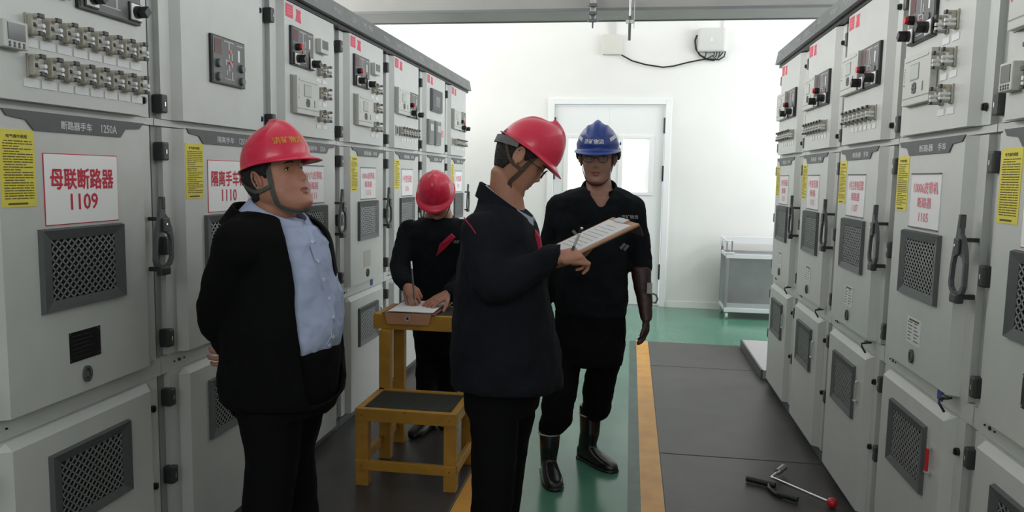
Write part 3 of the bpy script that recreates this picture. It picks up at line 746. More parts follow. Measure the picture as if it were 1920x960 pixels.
at_thing(MB().tube([(.680, 3.572, .024), (.672, 3.53, .022), (.690, 3.47, .020), (.715, 3.445, .018)], .010, 'black', 10), 'crank_rod', bk)
at_thing(MB().tube([(.700, 3.462, .024), (.775, 3.415, .024)], .013, 'black', 12), 'grip', bk)
# ---------------------------------------------------------------- people
SKIN = dict(
    a=mat('skin_ruddy', (.47, .215, .145), .5, noise=.10, nscale=18, bump=.05, bscale=220),
    b=mat('skin_tan', (.42, .195, .125), .5, noise=.08, nscale=18, bump=.05, bscale=220),
    c=mat('skin_young', (.36, .185, .135), .5, noise=.06, nscale=18, bump=.05, bscale=220),
    lip=mat('lips', (.30, .10, .08), .45))
M.update(
    hair=mat('black_hair', (.010, .009, .009), .6, bump=.8, bscale=160),
    navy=mat('navy_jacket_cloth', (.0085, .0092, .014), .9, spec=.2, noise=.2, nscale=12, bump=.35, bscale=14),
    blackc=mat('black_jacket_cloth', (.0032, .0032, .0038), .9, spec=.15, bump=.35, bscale=12),
    work=mat('dark_workwear_cloth', (.0055, .0075, .010), .9, spec=.2, noise=.2, nscale=10, bump=.4, bscale=14),
    trous=mat('black_trouser_cloth', (.0035, .0035, .004), .9, spec=.15, bump=.3, bscale=10),
    shirt=mat('light_blue_shirt_cloth', (.42, .48, .68), .8, noise=.05, nscale=8, bump=.5, bscale=9),
    shirtw=mat('pale_shirt_cloth', (.40, .44, .55), .8),
    helr=mat('red_helmet_shell', (.74, .018, .070), .28, coat=.3),
    helb=mat('blue_helmet_shell', (.018, .050, .27), .3, coat=.3),
    strap=mat('grey_green_strap', (.085, .095, .085), .8),
    strapb=mat('brown_strap', (.075, .050, .032), .8),
    liner=mat('helmet_liner', (.02, .02, .02), .8),
    band=mat('grey_headband', (.12, .13, .13), .5),
    gold=mat('yellow_helmet_print', (.62, .36, .03), .5),
    rtrim=mat('red_trim', (.42, .008, .045), .7),
    boot=mat('black_rubber_boot', (.010, .010, .011), .22),
    bootw=mat('boot_band', (.45, .45, .46), .4),
    glove=mat('dark_brown_rubber', (.035, .012, .012), .45),
    shoe=mat('black_leather_shoe', (.010, .010, .010), .35),
    eyew=mat('eye_white', (.55, .50, .46), .3), iris=mat('eye_dark', (.012, .008, .006), .2),
    glass_lens=mat('spectacle_lens', (.25, .27, .26), .25, alpha=.22, spec=.15),
    reflect=mat('grey_reflective_tape', (.16, .17, .17), .5),
    button=mat('shirt_button', (.7, .72, .78), .4), clear=mat('clear_pen_barrel', (.6, .62, .62), .15, alpha=.85),
)
def sstep(a, b, x):
    t = np.clip((x - a) / (b - a), 0, 1); return t * t * (3 - 2 * t)

def outward(v, f):
    """flip the faces of a closed shape if they point inwards"""
    c = sum((Vector(p) for p in v), Vector()) / len(v); vol = 0.
    for q in f:
        a = Vector(v[q[0]]) - c
        for i in range(1, len(q) - 1): vol += a.dot((Vector(v[q[i]]) - c).cross(Vector(v[q[i + 1]]) - c))
    return f if vol > 0 else [list(q)[::-1] for q in f]
_sph0, _tube0 = MB.sph, MB.tube
def _wrap(fn):
    def g(s, *a, **k):
        nf, nv = len(s.f), len(s.v); fn(s, *a, **k)
        loc_ = [[i - nv for i in q] for q in s.f[nf:]]
        # caps of a tube use their own copies of the rim: the volume test still holds
        s.f[nf:] = [[i + nv for i in q] for q in outward(s.v[nv:], loc_)]
        return s
    return g
MB.sph, MB.tube = _wrap(_sph0), _wrap(_tube0)

def loft(mb, secs, m, n=28, e=2.3):
    """closed surface through elliptical sections (centre, half axis a, half axis b)"""
    v = []
    for c, a, b in secs:
        for k in range(n):
            t = 2 * math.pi * k / n; ct, st_ = math.cos(t), math.sin(t)
            x = abs(ct) ** (2 / e) * (1 if ct >= 0 else -1); y = abs(st_) ** (2 / e) * (1 if st_ >= 0 else -1)
            v.append(Vector(c) + x * Vector(a) + y * Vector(b))
    f = [[i * n + k, i * n + (k + 1) % n, (i + 1) * n + (k + 1) % n, (i + 1) * n + k] for i in range(len(secs) - 1) for k in range(n)]
    f.append(list(range(n))[::-1]); f.append([(len(secs) - 1) * n + k for k in range(n)])
    mb.add(v, outward(v, f), m, True)
def limb(mb, joints, m, n=14):
    """tapered limb through (point, radius) with rounded joints"""
    pts = [Vector(p) for p, _ in joints]; rs = [r for _, r in joints]
    P, R = [], []
    for i in range(len(pts) - 1):
        for k in range(6):
            t = k / 6; P.append(pts[i].lerp(pts[i + 1], t)); R.append(rs[i] + (rs[i + 1] - rs[i]) * t)
    P.append(pts[-1]); R.append(rs[-1])
    # soften the corners
    for _ in range(2): P = [P[0]] + [(P[i - 1] + 2 * P[i] + P[i + 1]) / 4 for i in range(1, len(P) - 1)] + [P[-1]]
    mb.tube(P, R, m, n)
    mb.sph(P[0], R[0], m, 14, 8); mb.sph(P[-1], R[-1], m, 14, 8)
def sections(rows, fold=1.):
    """rows: (left px, right px, py, Y, half depth) -> loft sections lying flat at that height"""
    out = []
    for l, r, y, Y, d in rows:
        A, B = at(l, y, Y), at(r, y, Y); c = (A + B) / 2; z = c.z
        out.append((c, Vector(((B.x - A.x) / 2, (B.y - A.y) / 2, 0)), Vector((0, d, 0))))
    return out

def bake(mb, name, voxel, smooth=6, wrinkle=0., wscale=.09, parent=None, root=None, m=None, decimate=0.):
    """one continuous surface from the overlapping volumes of mb"""
    o = mb.build('raw'); me0 = o.data
    r = o.modifiers.new('r', 'REMESH'); r.mode = 'VOXEL'; r.voxel_size = voxel; r.use_smooth_shade = True
    if smooth: s_ = o.modifiers.new('s', 'SMOOTH'); s_.factor = .5; s_.iterations = smooth
    if wrinkle:
        t = bpy.data.textures.new('folds', 'CLOUDS'); t.noise_scale = wscale; t.noise_depth = 2
        d = o.modifiers.new('d', 'DISPLACE'); d.texture = t; d.strength = wrinkle; d.mid_level = .5; d.texture_coords = 'GLOBAL'
    bpy.context.view_layer.update()
    me = bpy.data.meshes.new_from_object(o.evaluated_get(bpy.context.evaluated_depsgraph_get()))
    bpy.data.objects.remove(o); bpy.data.meshes.remove(me0)
    me.name = name; me.materials.clear()
    if m is not None: me.materials.append(M[m] if isinstance(m, str) else m)
    me.polygons.foreach_set('use_smooth', [True] * len(me.polygons))
    return me
def link(me, name, root=None):
    """root is the body object (its origin on the floor): children keep world coordinates"""
    o = bpy.data.objects.new(name, me); COL.objects.link(o)
    if root is not None:
        o.parent = root; o.matrix_parent_inverse = Matrix.Translation(-root.location)
    return o
def mbchild(mb, name, root, mtx=None):
    if mtx is not None: mb.v = [tuple(mtx @ Vector(v)) for v in mb.v]
    o = mb.build(name); o.parent = root; o.matrix_parent_inverse = Matrix.Translation(-root.location); return o
def subchild(mb, name, par, root, mtx=None):
    if mtx is not None: mb.v = [tuple(mtx @ Vector(v)) for v in mb.v]
    o = mb.build(name); o.parent = par; return o

def head_matrix(C, face, pitch, roll=0., s=1.0):
    th = math.atan2(-face[0], face[1])
    return Matrix.Translation(C) @ Matrix.Rotation(th, 4, 'Z') @ Matrix.Rotation(math.radians(pitch), 4, 'X') @ Matrix.Rotation(math.radians(roll), 4, 'Y') @ Matrix.Scale(s, 4)

HZ = np.array([-.119, -.116, -.108, -.098, -.083, -.065, -.045, -.020, 0, .02, .045, .07, .09, .105, .113, .116])
HF = np.array([.052, .066, .080, .087, .0875, .083, .085, .083, .081, .083, .0875, .083, .068, .046, .025, .004])
HB = np.array([.030, .010, -.010, -.028, -.045, -.058, -.072, -.087, -.096, -.100, -.098, -.088, -.070, -.047, -.026, -.004])
HW = np.array([.012, .024, .037, .047, .055, .062, .068, .072, .0745, .0765, .077, .072, .060, .043, .025, .004])
def head_grid(fat=0., off=None, nu=150, nv=96):
    z = np.linspace(0, 1, nv); z = -.119 + (.235) * (z + .05 * np.sin(2 * np.pi * z) * -1 * .6)
    z = np.clip(z, -.119, .116); u = np.linspace(0, 2 * np.pi, nu, endpoint=False)
    f = np.interp(z, HZ, HF); b = np.interp(z, HZ, HB); w = np.interp(z, HZ, HW)
    w = w + fat * np.exp(-((z + .055) / .04) ** 2); cyy = (f + b) / 2; hy = (f - b) / 2
    e = 2.25
    S, Cc = np.sin(u), np.cos(u)          # u=0: front (+y)
    X = np.sign(S) * np.abs(S) ** (2 / e); Y = np.sign(Cc) * np.abs(Cc) ** (2 / e)
    x = w[:, None] * X[None, :]; y = cyy[:, None] + hy[:, None] * Y[None, :]; zz = np.repeat(z[:, None], nu, 1)
    fr = sstep(.0, .45, Cc)[None, :]
    G = lambda cx, cz, sx, sz: np.exp(-((x - cx) / sx) ** 2 - ((zz - cz) / sz) ** 2)
    d = .009 * G(0, .006, .007, .020) + .018 * G(0, -.020, .0085, .0125) + .006 * (G(.0125, -.027, .0065, .007) + G(-.0125, -.027, .0065, .007))
    d -= .010 * (G(.031, .012, .015, .0095) + G(-.031, .012, .015, .0095))
    d += .0045 * (G(.030, .029, .020, .007) + G(-.030, .029, .020, .007))
    d += .004 * (G(.040, -.018, .018, .016) + G(-.040, -.018, .018, .016))
    d += .0065 * G(0, -.0535, .017, .0048) + .0070 * G(0, -.0655, .014, .0050) - .0035 * G(0, -.0595, .020, .0022)
    d -= .004 * G(0, -.077, .018, .006); d += .006 * G(0, -.098, .020, .011)
    d += .004 * G(0, -.042, .022, .008)
    y = y + d * fr
    return x, y, zz, u
def grid_mesh(mb, x, y, z, m, mtx=None):
    nv, nu = x.shape; v = [Vector((x[j, i], y[j, i], z[j, i])) for j in range(nv) for i in range(nu)]
    if mtx is not None: v = [mtx @ p for p in v]
    f = [[j * nu + i, (j + 1) * nu + i, (j + 1) * nu + (i + 1) % nu, j * nu + (i + 1) % nu] for j in range(nv - 1) for i in range(nu)]
    f.append([i for i in range(nu)]); f.append([(nv - 1) * nu + i for i in range(nu)][::-1])
    mb.add(v, outward(v, f), m, True)
def neck_secs(H, r1=.054, r2=.058, y1=-.022, y2=-.034):
    ax_, ay_ = H.to_3x3() @ Vector((1, 0, 0)), H.to_3x3() @ Vector((0, 1, 0)); fl = Vector((ay_.x, ay_.y, ay_.z * .45)).normalized()
    return [(H @ Vector((0, y1, -.035)), ax_ * r1 * .95, ay_ * r1), (H @ Vector((0, y2, -.080)), ax_ * r2, fl * r2)]
def add_head(mb, H, fat=0.):
    x, y, z, u = head_grid(fat); grid_mesh(mb, x, y, z, 'wall', H)
    R3 = H.to_3x3()
    for s in (-1, 1):
        T_ = Matrix.Rotation(math.radians(12), 3, 'X') @ Matrix.Rotation(math.radians(-16 * s), 3, 'Z')
        mb.sph(H @ Vector((s * .078, -.012, .000)), (.0075, .016, .029), 'wall', 14, 10, R3 @ T_)
        pts = [H @ (Vector((s * .0835, -.013, .001)) + T_ @ Vector((s * .001, .0165 * math.cos(t), .029 * math.sin(t)))) for t in np.linspace(-.9, 4.2, 18)]
        mb.tube(pts, .0040, 'wall', 8)
        mb.sph(H @ Vector((s * .0800, -.004, -.026)), (.006, .007, .008), 'wall', 10, 6)
def add_hand(mb, wrist, fwd, palm, s=1., curl=(20, 30, 20), thumb=(35, 20), flip=1, spread=4, curls=None, thumb_in=.3, pad=0.):
    """fwd: along the palm, palm: direction the palm faces, flip: which side the thumb leaves from"""
    w = Vector(wrist); f = Vector(fwd).normalized(); p = Vector(palm); p = (p - f * p.dot(f)).normalized(); sd = f.cross(p) * flip
    loft(mb, [(w - f * .03 * s, sd * (.026 + pad) * s, p * (.020 + pad) * s), (w, sd * (.027 + pad) * s, p * (.018 + pad) * s), (w + f * .03 * s, sd * (.036 + pad) * s, p * (.0165 + pad) * s), (w + f * .065 * s, sd * (.042 + pad) * s, p * (.0145 + pad) * s), (w + f * .088 * s, sd * (.040 + pad) * s, p * (.0115 + pad) * s)], 'wall', 20, 2.3)
    base = [(.030, .088, (.044, .025, .021)), (.0105, .092, (.048, .028, .022)), (-.0105, .089, (.045, .026, .021)), (-.030, .082, (.036, .020, .019))]
    for i, (a, b, L) in enumerate(base):
        cu = curls[i] if curls else curl
        P = w + sd * a * s + f * b * s; ang = 0.; sp = math.radians(spread * (1.5 - i)); pts = [P - f * .018 * s, P]
        for k in range(3):
            ang += math.radians(cu[k]); d = (f * math.cos(ang) + p * math.sin(ang)); d = (d * math.cos(sp) + sd * math.sin(sp)).normalized()
            P = P + d * L[k] * s; pts.append(P)
        r = [.0098, .0095, .0088, .0080, .0068]; r = [(q - (.0008 if i == 3 else 0) + pad * .6) * s for q in r]
        Q, R = [], []
        for k in range(4):
            for t in (0, .5): Q.append(pts[k].lerp(pts[k + 1], t)); R.append(r[k] + (r[k + 1] - r[k]) * t)
        Q.append(pts[4]); R.append(r[4])
        mb.tube(Q, R, 'wall', 10); mb.sph(pts[4], r[4], 'wall', 10, 8)
        mb.sph(pts[2], r[2] * 1.06, 'wall', 10, 8); mb.sph(pts[3], r[3] * 1.05, 'wall', 10, 8)
    # thumb
    a = math.radians(thumb[0]); P = w + sd * .022 * s + f * .022 * s + p * .006 * s
    d1 = (f * math.cos(a) + sd * math.sin(a) + p * thumb_in).normalized(); P1 = P + d1 * .042 * s
    a2 = a - math.radians(thumb[1]); d2 = (f * math.cos(a2) + sd * math.sin(a2) + p * (thumb_in + .15)).normalized(); P2 = P1 + d2 * .032 * s
    d3 = (d2 + f * .15).normalized(); P3 = P2 + d3 * .026 * s
    mb.tube([P, P.lerp(P1, .5), P1, P2, P3], [(.015 + pad) * s, (.0135 + pad) * s, (.0112 + pad * .6) * s, (.0100 + pad * .6) * s, (.0080 + pad * .6) * s], 'wall', 10)
    mb.sph(P3, (.0080 + pad * .6) * s, 'wall', 10, 8); mb.sph(P1, .0115 * s, 'wall', 10, 8)

def finish_body(mb, H, skin, label, loc, lips=True, voxel=.0034):
    me = bake(mb, 'person', voxel, 3); me.materials.append(SKIN[skin]); me.materials.append(SKIN['lip'])
    n = len(me.vertices); co = np.empty(n * 3, np.float32); me.vertices.foreach_get('co', co); co = co.reshape(-1, 3)
    Hi = np.array(H.inverted()); pc = np.empty(len(me.polygons) * 3, np.float32); me.polygons.foreach_get('center', pc); pc = pc.reshape(-1, 3)
    loc_ = pc @ Hi[:3, :3].T + Hi[:3, 3]
    lip = (np.abs(loc_[:, 0]) < .024 - 1.2 * np.abs(loc_[:, 2] + .0595)) & (np.abs(loc_[:, 2] + .0597) < .0095) & (loc_[:, 1] > .06)
    me.polygons.foreach_set('material_index', lip.astype(np.int32))
    co -= np.array(loc, np.float32); me.vertices.foreach_set('co', co.reshape(-1)); me.update()
    o = bpy.data.objects.new('person', me); COL.objects.link(o); o.location = loc
    return tag(o, label, 'person')

def head_bvh(fat=0.):
    mb = MB(); x, y, z, u = head_grid(fat, nu=90, nv=60); grid_mesh(mb, x, y, z, 'wall')
    return BVHTree.FromPolygons([Vector(v) for v in mb.v], mb.f)
def ribbon(mb, bvh, pts, width, thick, m, H, lift=.003, snap=True, sub=5):
    P = []
    for a, b in zip(pts, pts[1:]):
        for k in range(sub): P.append(Vector(a).lerp(Vector(b), k / sub))
    P.append(Vector(pts[-1])); Q, N = [], []
    for p in P:
        hit = bvh.find_nearest(p); nn = (hit[1] if hit[1].dot(p - Vector((0, 0, -.01))) > 0 else -hit[1])
        q = hit[0] + nn * lift if (snap and (p - hit[0]).length < .03) else p
        Q.append(q); N.append(nn)
    for _ in range(2):
        Q = [Q[0]] + [(Q[i - 1] + 2 * Q[i] + Q[i + 1]) / 4 for i in range(1, len(Q) - 1)] + [Q[-1]]
        N = [N[0]] + [(N[i - 1] + 2 * N[i] + N[i + 1]).normalized() for i in range(1, len(N) - 1)] + [N[-1]]
    v = []
    for i, q in enumerate(Q):
        t = (Q[min(i + 1, len(Q) - 1)] - Q[max(i - 1, 0)]).normalized(); s = t.cross(N[i]).normalized() * width / 2; nn = N[i] * thick
        v += [H @ (q - s), H @ (q + s), H @ (q + s + nn), H @ (q - s + nn)]
    n = len(Q); f = [[i * 4 + k, i * 4 + (k + 1) % 4, (i + 1) * 4 + (k + 1) % 4, (i + 1) * 4 + k] for i in range(n - 1) for k in range(4)] + [[3, 2, 1, 0], [4 * n - 4, 4 * n - 3, 4 * n - 2, 4 * n - 1]]
    mb.add(v, f, m)

def hair(root, H, fat=0., low=-.055, temple=.045, fringe=None):
    x, y, z, u = head_grid(fat, nu=120, nv=80)
    ang = np.degrees(np.arctan2(np.abs(x), y))            # 0 front .. 180 back
    line = np.interp(ang, [0, 35, 52, 66, 80, 88, 98, 115, 180], [.062, .060, .050, .018, -.004, .012, -.014, low + .01, low])
    mask = sstep(-.004, .006, z - line)
    rng = np.random.RandomState(3); jit = rng.rand(*x.shape) * .0016
    offv = -.006 + (.0125 + jit) * mask
    cx_ = x; cyc = y - (-.008); cz = z - 0.0; L = np.sqrt(cx_ ** 2 + cyc ** 2 + cz ** 2) + 1e-6
    mb = MB(); grid_mesh(mb, x + offv * cx_ / L, y + offv * cyc / L, z + offv * cz / L, 'hair', H)
    return mbchild(mb, 'hair', root)

def helmet(root, H, m, text=None, tm='gold', text_x=0., style='plain', text_w=.085, th=.022, text_z=.095, lift=0., tilt=0.):
    """moulded hard hat shell with crest, rim and visor"""
    H = H @ Matrix.Translation((0, 0, lift)) @ Matrix.Rotation(math.radians(tilt), 4, 'X')
    nu, nt = 96, 30; v = []; rows = []
    def zr(c): return .040 + .011 * c
    for j in range(nt + 1):
        t = j / nt; r = math.sin(t * math.pi / 2) ** .92; hz = math.cos(t * math.pi / 2) ** .95
        row = []
        for i in range(nu):
            a = 2 * math.pi * i / nu; c, s = math.cos(a), math.sin(a)
            ay = .112 if c > 0 else .108
            x, y = .099 * r * s, ay * r * c + .002
            z = zr(c) * 1. + .118 * hz
            cr = math.exp(-(x / .019) ** 4) * (1 - sstep(.30, .80, np.float64(t))) * .008
            if style == 'ribbed':
                cr += (math.exp(-((abs(x) - .045) / .008) ** 2)) * .004 * (1 - sstep(.6, .85, np.float64(t)))
                if .80 < t < .93: x *= 1.02; y *= 1.02
            z += float(cr); row.append(Vector((x, y, z)))
        rows.append(row)
    last = rows[-1]
    for k, sc in enumerate((.25, .6, 1.)):
        row = []
        for i, p in enumerate(last):
            a = 2 * math.pi * i / nu; c, s = math.cos(a), math.sin(a)
            br = .006 + .032 * max(0, c) ** 1.6 + (.003 * max(0, -c)); 
            drop = (.003 + .014 * max(0, c) ** 1.4) * sc
            row.append(Vector((p.x + br * sc * s, p.y + br * sc * c, p.z - drop)))
        rows.append(row)
    # under edge and inner shell
    row = [Vector((p.x, p.y, p.z - .0035)) for p in rows[-1]]; rows.append(row)
    for t in (1., .9, .75, .5, .25, .0):
        r = math.sin(t * math.pi / 2) ** .92; hz = math.cos(t * math.pi / 2) ** .95; row = []
        for i in range(nu):
            a = 2 * math.pi * i / nu; c, s = math.cos(a), math.sin(a)
            row.append(Vector((.096 * r * s, (.109 if c > 0 else .105) * r * c + .002, zr(c) - .004 + .115 * hz)))
        rows.append(row)
    vv = [H @ p for row in rows for p in row]; n = len(rows); mb = MB()
    f = [[j * nu + i, (j + 1) * nu + i, (j + 1) * nu + (i + 1) % nu, j * nu + (i + 1) % nu] for j in range(n - 1) for i in range(nu)]
    mb.add(vv, outward(vv, f), m, True)
    o = mbchild(mb, 'safety_helmet', root)
    bv = BVHTree.FromPolygons([p for row in rows[:nt + 1] for p in row], [[j * nu + i, (j + 1) * nu + i, (j + 1) * nu + (i + 1) % nu, j * nu + (i + 1) % nu] for j in range(nt) for i in range(nu)])
    def project(body, ang, zc, w, h, mm, bold=.02, raw=None):
        """wrap lettering (or a bar) on the shell around direction ang (degrees from the front, + = wearer's right)"""
        if raw: vs, fs = raw
        else: vs, fs = text_mesh(body, 0.)
        xs = [q[0] for q in vs]; ys = [q[1] for q in vs]; ax_, bx_, ay_, by_ = min(xs), max(xs), min(ys), max(ys)
        aa = math.radians(ang); D = Vector((math.sin(aa), math.cos(aa), 0)); S = Vector((-math.cos(aa), math.sin(aa), 0))
        reps = (0,) if raw else (-.0006, .0006)
        t = MB()
        for sh in reps:
            out = []
            for q in vs:
                lx = ((q[0] - ax_) / (bx_ - ax_) - .5) * w + sh; lz = (q[1] - ay_) / (by_ - ay_) * h - h / 2 + zc
                O = D * .3 + S * lx + Vector((0, 0, lz)); 
                hit = bv.ray_cast(O, -D)
                p = hit[0] if hit[0] is not None else D * .12 + S * lx + Vector((0, 0, lz))
                out.append(H @ (p + D * .0012))
            t.add(out, fs, mm)
        return t
    if text: subchild(project(text, text_x, text_z, text_w, th, tm), 'lettering', o, root)
    if style == 'ribbed':
        for s in (-1, 1):
            N_ = 10; vs = [(i / N_, j, 0) for j in (0, 1) for i in range(N_ + 1)]; vs = [(a, b + .9 * a * s * -1, 0) for a, b, _ in vs]
            fs = [[i, i + 1, N_ + 2 + i, N_ + 1 + i] for i in range(N_)]
            subchild(project('', 52 * s, .100, .050, .030, 'tagw', raw=(vs, fs)), 'reflective_strip', o, root)
            p = Vector((s * .100, -.045, .062))
            subchild(MB().sph(p, (.004, .010, .008), 'helb', 10, 8), 'side_clip', o, root, H)
    return o

def face_bits(root, H, fat=0., glasses=False, gaze=0.):
    x, y, z, u = head_grid(fat, nu=90, nv=60)
    bvh = head_bvh(fat)
    for s in (-1, 1):
        e = MB(); hit = bvh.ray_cast(Vector((s * .031, .3, .011)), Vector((0, -1, 0)))[0]
        c = Vector((s * .031, hit.y - .0035, .011))
        e.sph(c, (.0135, .0062, .0050), 'eyew', 14, 10); e.sph(c + Vector((gaze, .0022, 0)), (.0052, .0048, .0046), 'iris', 12, 8)
        e.tube([c + Vector((-.0135, .001, .000)), c + Vector((-.006, .0062, .0045)), c + Vector((.006, .0062, .0045)), c + Vector((.0135, .001, .000))], .0013, 'iris', 6)
        mbchild(e, 'eye', root, H)
        b = MB(); pts = []
        for dx, dz in ((-.014, .0265), (-.006, .0295), (.006, .030), (.016, .0265)):
            q = Vector((s * (.032 + dx), .3, dz)); pts.append(bvh.ray_cast(q, Vector((0, -1, 0)))[0] + Vector((0, .0005, 0)))
        b.tube(pts, [.0018, .0026, .0024, .0012], 'hair', 6); mbchild(b, 'eyebrow', root, H)
    if glasses:
        g = MB(); gy = .098
        for s in (-1, 1):
            pts = [Vector((s * .033 + .022 * math.copysign(abs(math.cos(t)) ** .75, math.cos(t)), gy - .004 * abs(math.cos(t)), .008 + .016 * math.copysign(abs(math.sin(t)) ** .75, math.sin(t)))) for t in np.linspace(0, 2 * math.pi, 24, endpoint=False)]
            g.tube(pts, .0014, 'black', 6, closed=True)
            g.tube([Vector((s * .055, gy - .004, .012)), Vector((s * .076, .065, .012)), Vector((s * .083, .0, .010)), Vector((s * .082, -.02, .002))], .0013, 'black', 6)
        g.tube([Vector((-.011, gy, .012)), Vector((0, gy + .002, .014)), Vector((.011, gy, .012))], .0013, 'black', 6)
        o = mbchild(g, 'spectacles', root, H)
        for s in (-1, 1):
            l = MB(); l.cyl((s * .033, gy - .003, .008), (s * .033, gy - .002, .008), .0185, 'glass_lens', 20); subchild(l, 'lens', o, root, H)

def chin_strap(root, H, fat, m, sides=(-1, 1)):
    bvh = head_bvh(fat); t = MB()
    W_ = .050 + fat * .6
    under = [(-W_, .020, -.085), (-W_ * .62, .050, -.112), (0, .072, -.124), (W_ * .62, .050, -.112), (W_, .020, -.085)]
    pts = [(-.081, .036, .040), (-.079, .030, .0), (-.070, .026, -.045)] + under + [(.070, .026, -.045), (.079, .030, .0), (.081, .036, .040)]
    ribbon(t, bvh, pts, .015, .0022, m, H, .0035)
    for s in (-1, 1): ribbon(t, bvh, [(s * .074, .027, -.030), (s * .079, -.022, -.034), (s * .070, -.062, -.005), (s * .055, -.088, .03)], .011, .002, m, H, .009, sub=4)
    return mbchild(t, 'chin_strap', root)

def collar(root, c, front, rx, ry, h, gap, m, name='collar', drop=.03, flare=.014, lean=(0, 0), th=.004, back_up=.0):
    """turned-down collar: an inner stand and an outer leaf around the neck"""
    F_ = Vector((front[0], front[1], 0)).normalized(); S = Vector((F_.y, -F_.x, 0)); n = 30; v = []
    L = Vector((lean[0], lean[1], 0))
    for i in range(n + 1):
        a = math.radians(gap / 2) + (2 * math.pi - math.radians(gap)) * i / n; ca, sa = math.cos(a), math.sin(a)
        dz = -drop * (1 + ca) / 2 + back_up * (1 - ca) / 2; d = F_ * ca * ry + S * sa * rx; dn = d.normalized()
        point = 1 + .7 * max(0, ca) ** 3
        v += [c + d + dn * .004 + Vector((0, 0, dz - h * .9)), c + d + L + Vector((0, 0, dz + .004)), c + d + L + dn * (th + .003) + Vector((0, 0, dz + .003)), c + d + dn * (flare + .006) + Vector((0, 0, dz - h * point)), c + d + dn * (flare) + Vector((0, 0, dz - h * point - .001))]
    k = 5; f = [[i * k + j, i * k + (j + 1) % k, (i + 1) * k + (j + 1) % k, (i + 1) * k + j] for i in range(n) for j in range(k)] + [[4, 3, 2, 1, 0], [n * k + j for j in range(k)]]
    mb = MB(); mb.add(v, f, m, False); return mbchild(mb, name, root)
def shoe(mb, ankle, toe_dir, L=.27, m='shoe', z0=0.):
    d = Vector((toe_dir[0], toe_dir[1], 0)).normalized(); s = Vector((-d.y, d.x, 0)); a = Vector((ankle[0], ankle[1], 0))
    secs = [(a + d * (t * L / .27) + Vector((0, 0, hh / 2 + .002 + z0)), s * ww, Vector((0, 0, hh / 2))) for t, ww, hh in ((-.072, .018, .05), (-.060, .032, .075), (-.02, .037, .095), (.03, .040, .085), (.08, .045, .062), (.125, .046, .050), (.165, .038, .042), (.188, .020, .030))]
    loft(mb, secs, m, 20, 2.6)

# ================= man in the open jacket and blue shirt (front left)
Yp = 2.33
loc = at(520, 700, Yp); loc = Vector((loc.x, Yp, 0))
C1 = at(521, 337, Yp); FD1 = Vector((.98, -.20, 0)).normalized(); H1 = head_matrix(C1, FD1, 19, 0, 1.05)
b = MB(); add_head(b, H1, .010)
neck = neck_secs(H1, .060, .066) + [(at(508, 408, Yp), Vector((0, -.070, 0)), Vector((.074, 0, 0))), (at(512, 450, Yp), Vector((0, -.10, 0)), Vector((.10, 0, 0)))]
loft(b, neck, 'wall')
loft(b, sections([(485, 545, 425, Yp, .13), (465, 580, 450, Yp, .16), (470, 605, 520, Yp, .15), (470, 620, 590, Yp, .15), (465, 600, 680, Yp, .14)]), 'wall')
S1, E1, W1 = at(452, 462, Yp - .17), at(408, 590, Yp - .12), at(438, 655, Yp + .03)
S1b, E1b, W1b = at(505, 455, Yp + .20), at(480, 585, Yp + .26), at(468, 655, Yp + .22)
limb(b, [(S1, .045), (E1, .038), (W1, .027)], 'wall'); limb(b, [(S1b, .045), (E1b, .038), (W1b, .027)], 'wall')
add_hand(b, W1, Vector((.05, .6, -.30)), Vector((-.6, 0, .2)), curl=(50, 60, 40), flip=1, thumb=(15, 10))
add_hand(b, W1b, Vector((-.25, -.8, -.15)), Vector((-.6, .3, 0)), curl=(40, 50, 30), flip=-1, thumb=(15, 10))
fa = Vector((loc.x - .02, Yp - .10, .06)); fb = Vector((loc.x + .03, Yp + .12, .06))
for hp, kn, an in ((at(500, 700, Yp - .07), at(508, 830, Yp - .09), fa), (at(545, 700, Yp + .09), at(545, 830, Yp + .10), fb)):
    limb(b, [(hp, .075), (kn, .052), (an, .038)], 'wall')
man1 = finish_body(b, H1, 'a', 'stout person in a red helmet, open black jacket and light blue shirt, hands behind back', loc)
hair(man1, H1, .010, low=-.060); face_bits(man1, H1, .010, gaze=.003)
helmet(man1, H1, 'helr', '济矿物流', 'gold', text_x=24, text_w=.088, th=.021, text_z=.098, lift=.008, tilt=-9)
chin_strap(man1, H1, .010, 'strap')
q = MB(); loft(q, sections([(478, 548, 408, Yp, .085), (455, 588, 424, Yp, .14), (450, 603, 450, Yp, .165), (455, 618, 500, Yp, .165), (455, 629, 545, Yp, .17), (455, 637, 592, Yp, .175), (455, 636, 625, Yp, .17), (460, 628, 650, Yp, .16)]), 'shirt', 40)
sh = link(bake(q, 'shirt', .008, 5, .024, .075, m='shirt'), 'shirt', man1)
# placket and buttons down the shirt front
sb_ = BVHTree.FromPolygons([v.co.copy() for v in sh.data.vertices], [list(p.vertices) for p in sh.data.polygons])
t = MB(); pl_ = []
for px, py in ((578, 428), (588, 455), (599, 490), (610, 525), (620, 560), (628, 595), (627, 632), (620, 646)):
    o_ = CAM; d_ = (at(px - 4, py, Yp) - CAM).normalized(); hit = sb_.ray_cast(o_, d_)
    if hit[0] is not None: pl_.append((hit[0], hit[1]))
for (p, n_), (p2, n2) in zip(pl_, pl_[1:]):
    mid_ = (p + p2) / 2; ax_ = (p2 - p) / 2; sd_ = ax_.cross(n_).normalized() * .013
    t.obox(mid_ + n_ * .001, ax_ * 1.02, sd_, n_ * .0015, 'shirt')
pk = subchild(t, 'placket', sh, man1)
for p, n_ in pl_[1:]: subchild(MB().cyl(p + n_ * .001, p + n_ * .005, .0055, 'button', 12), 'button', sh, man1)
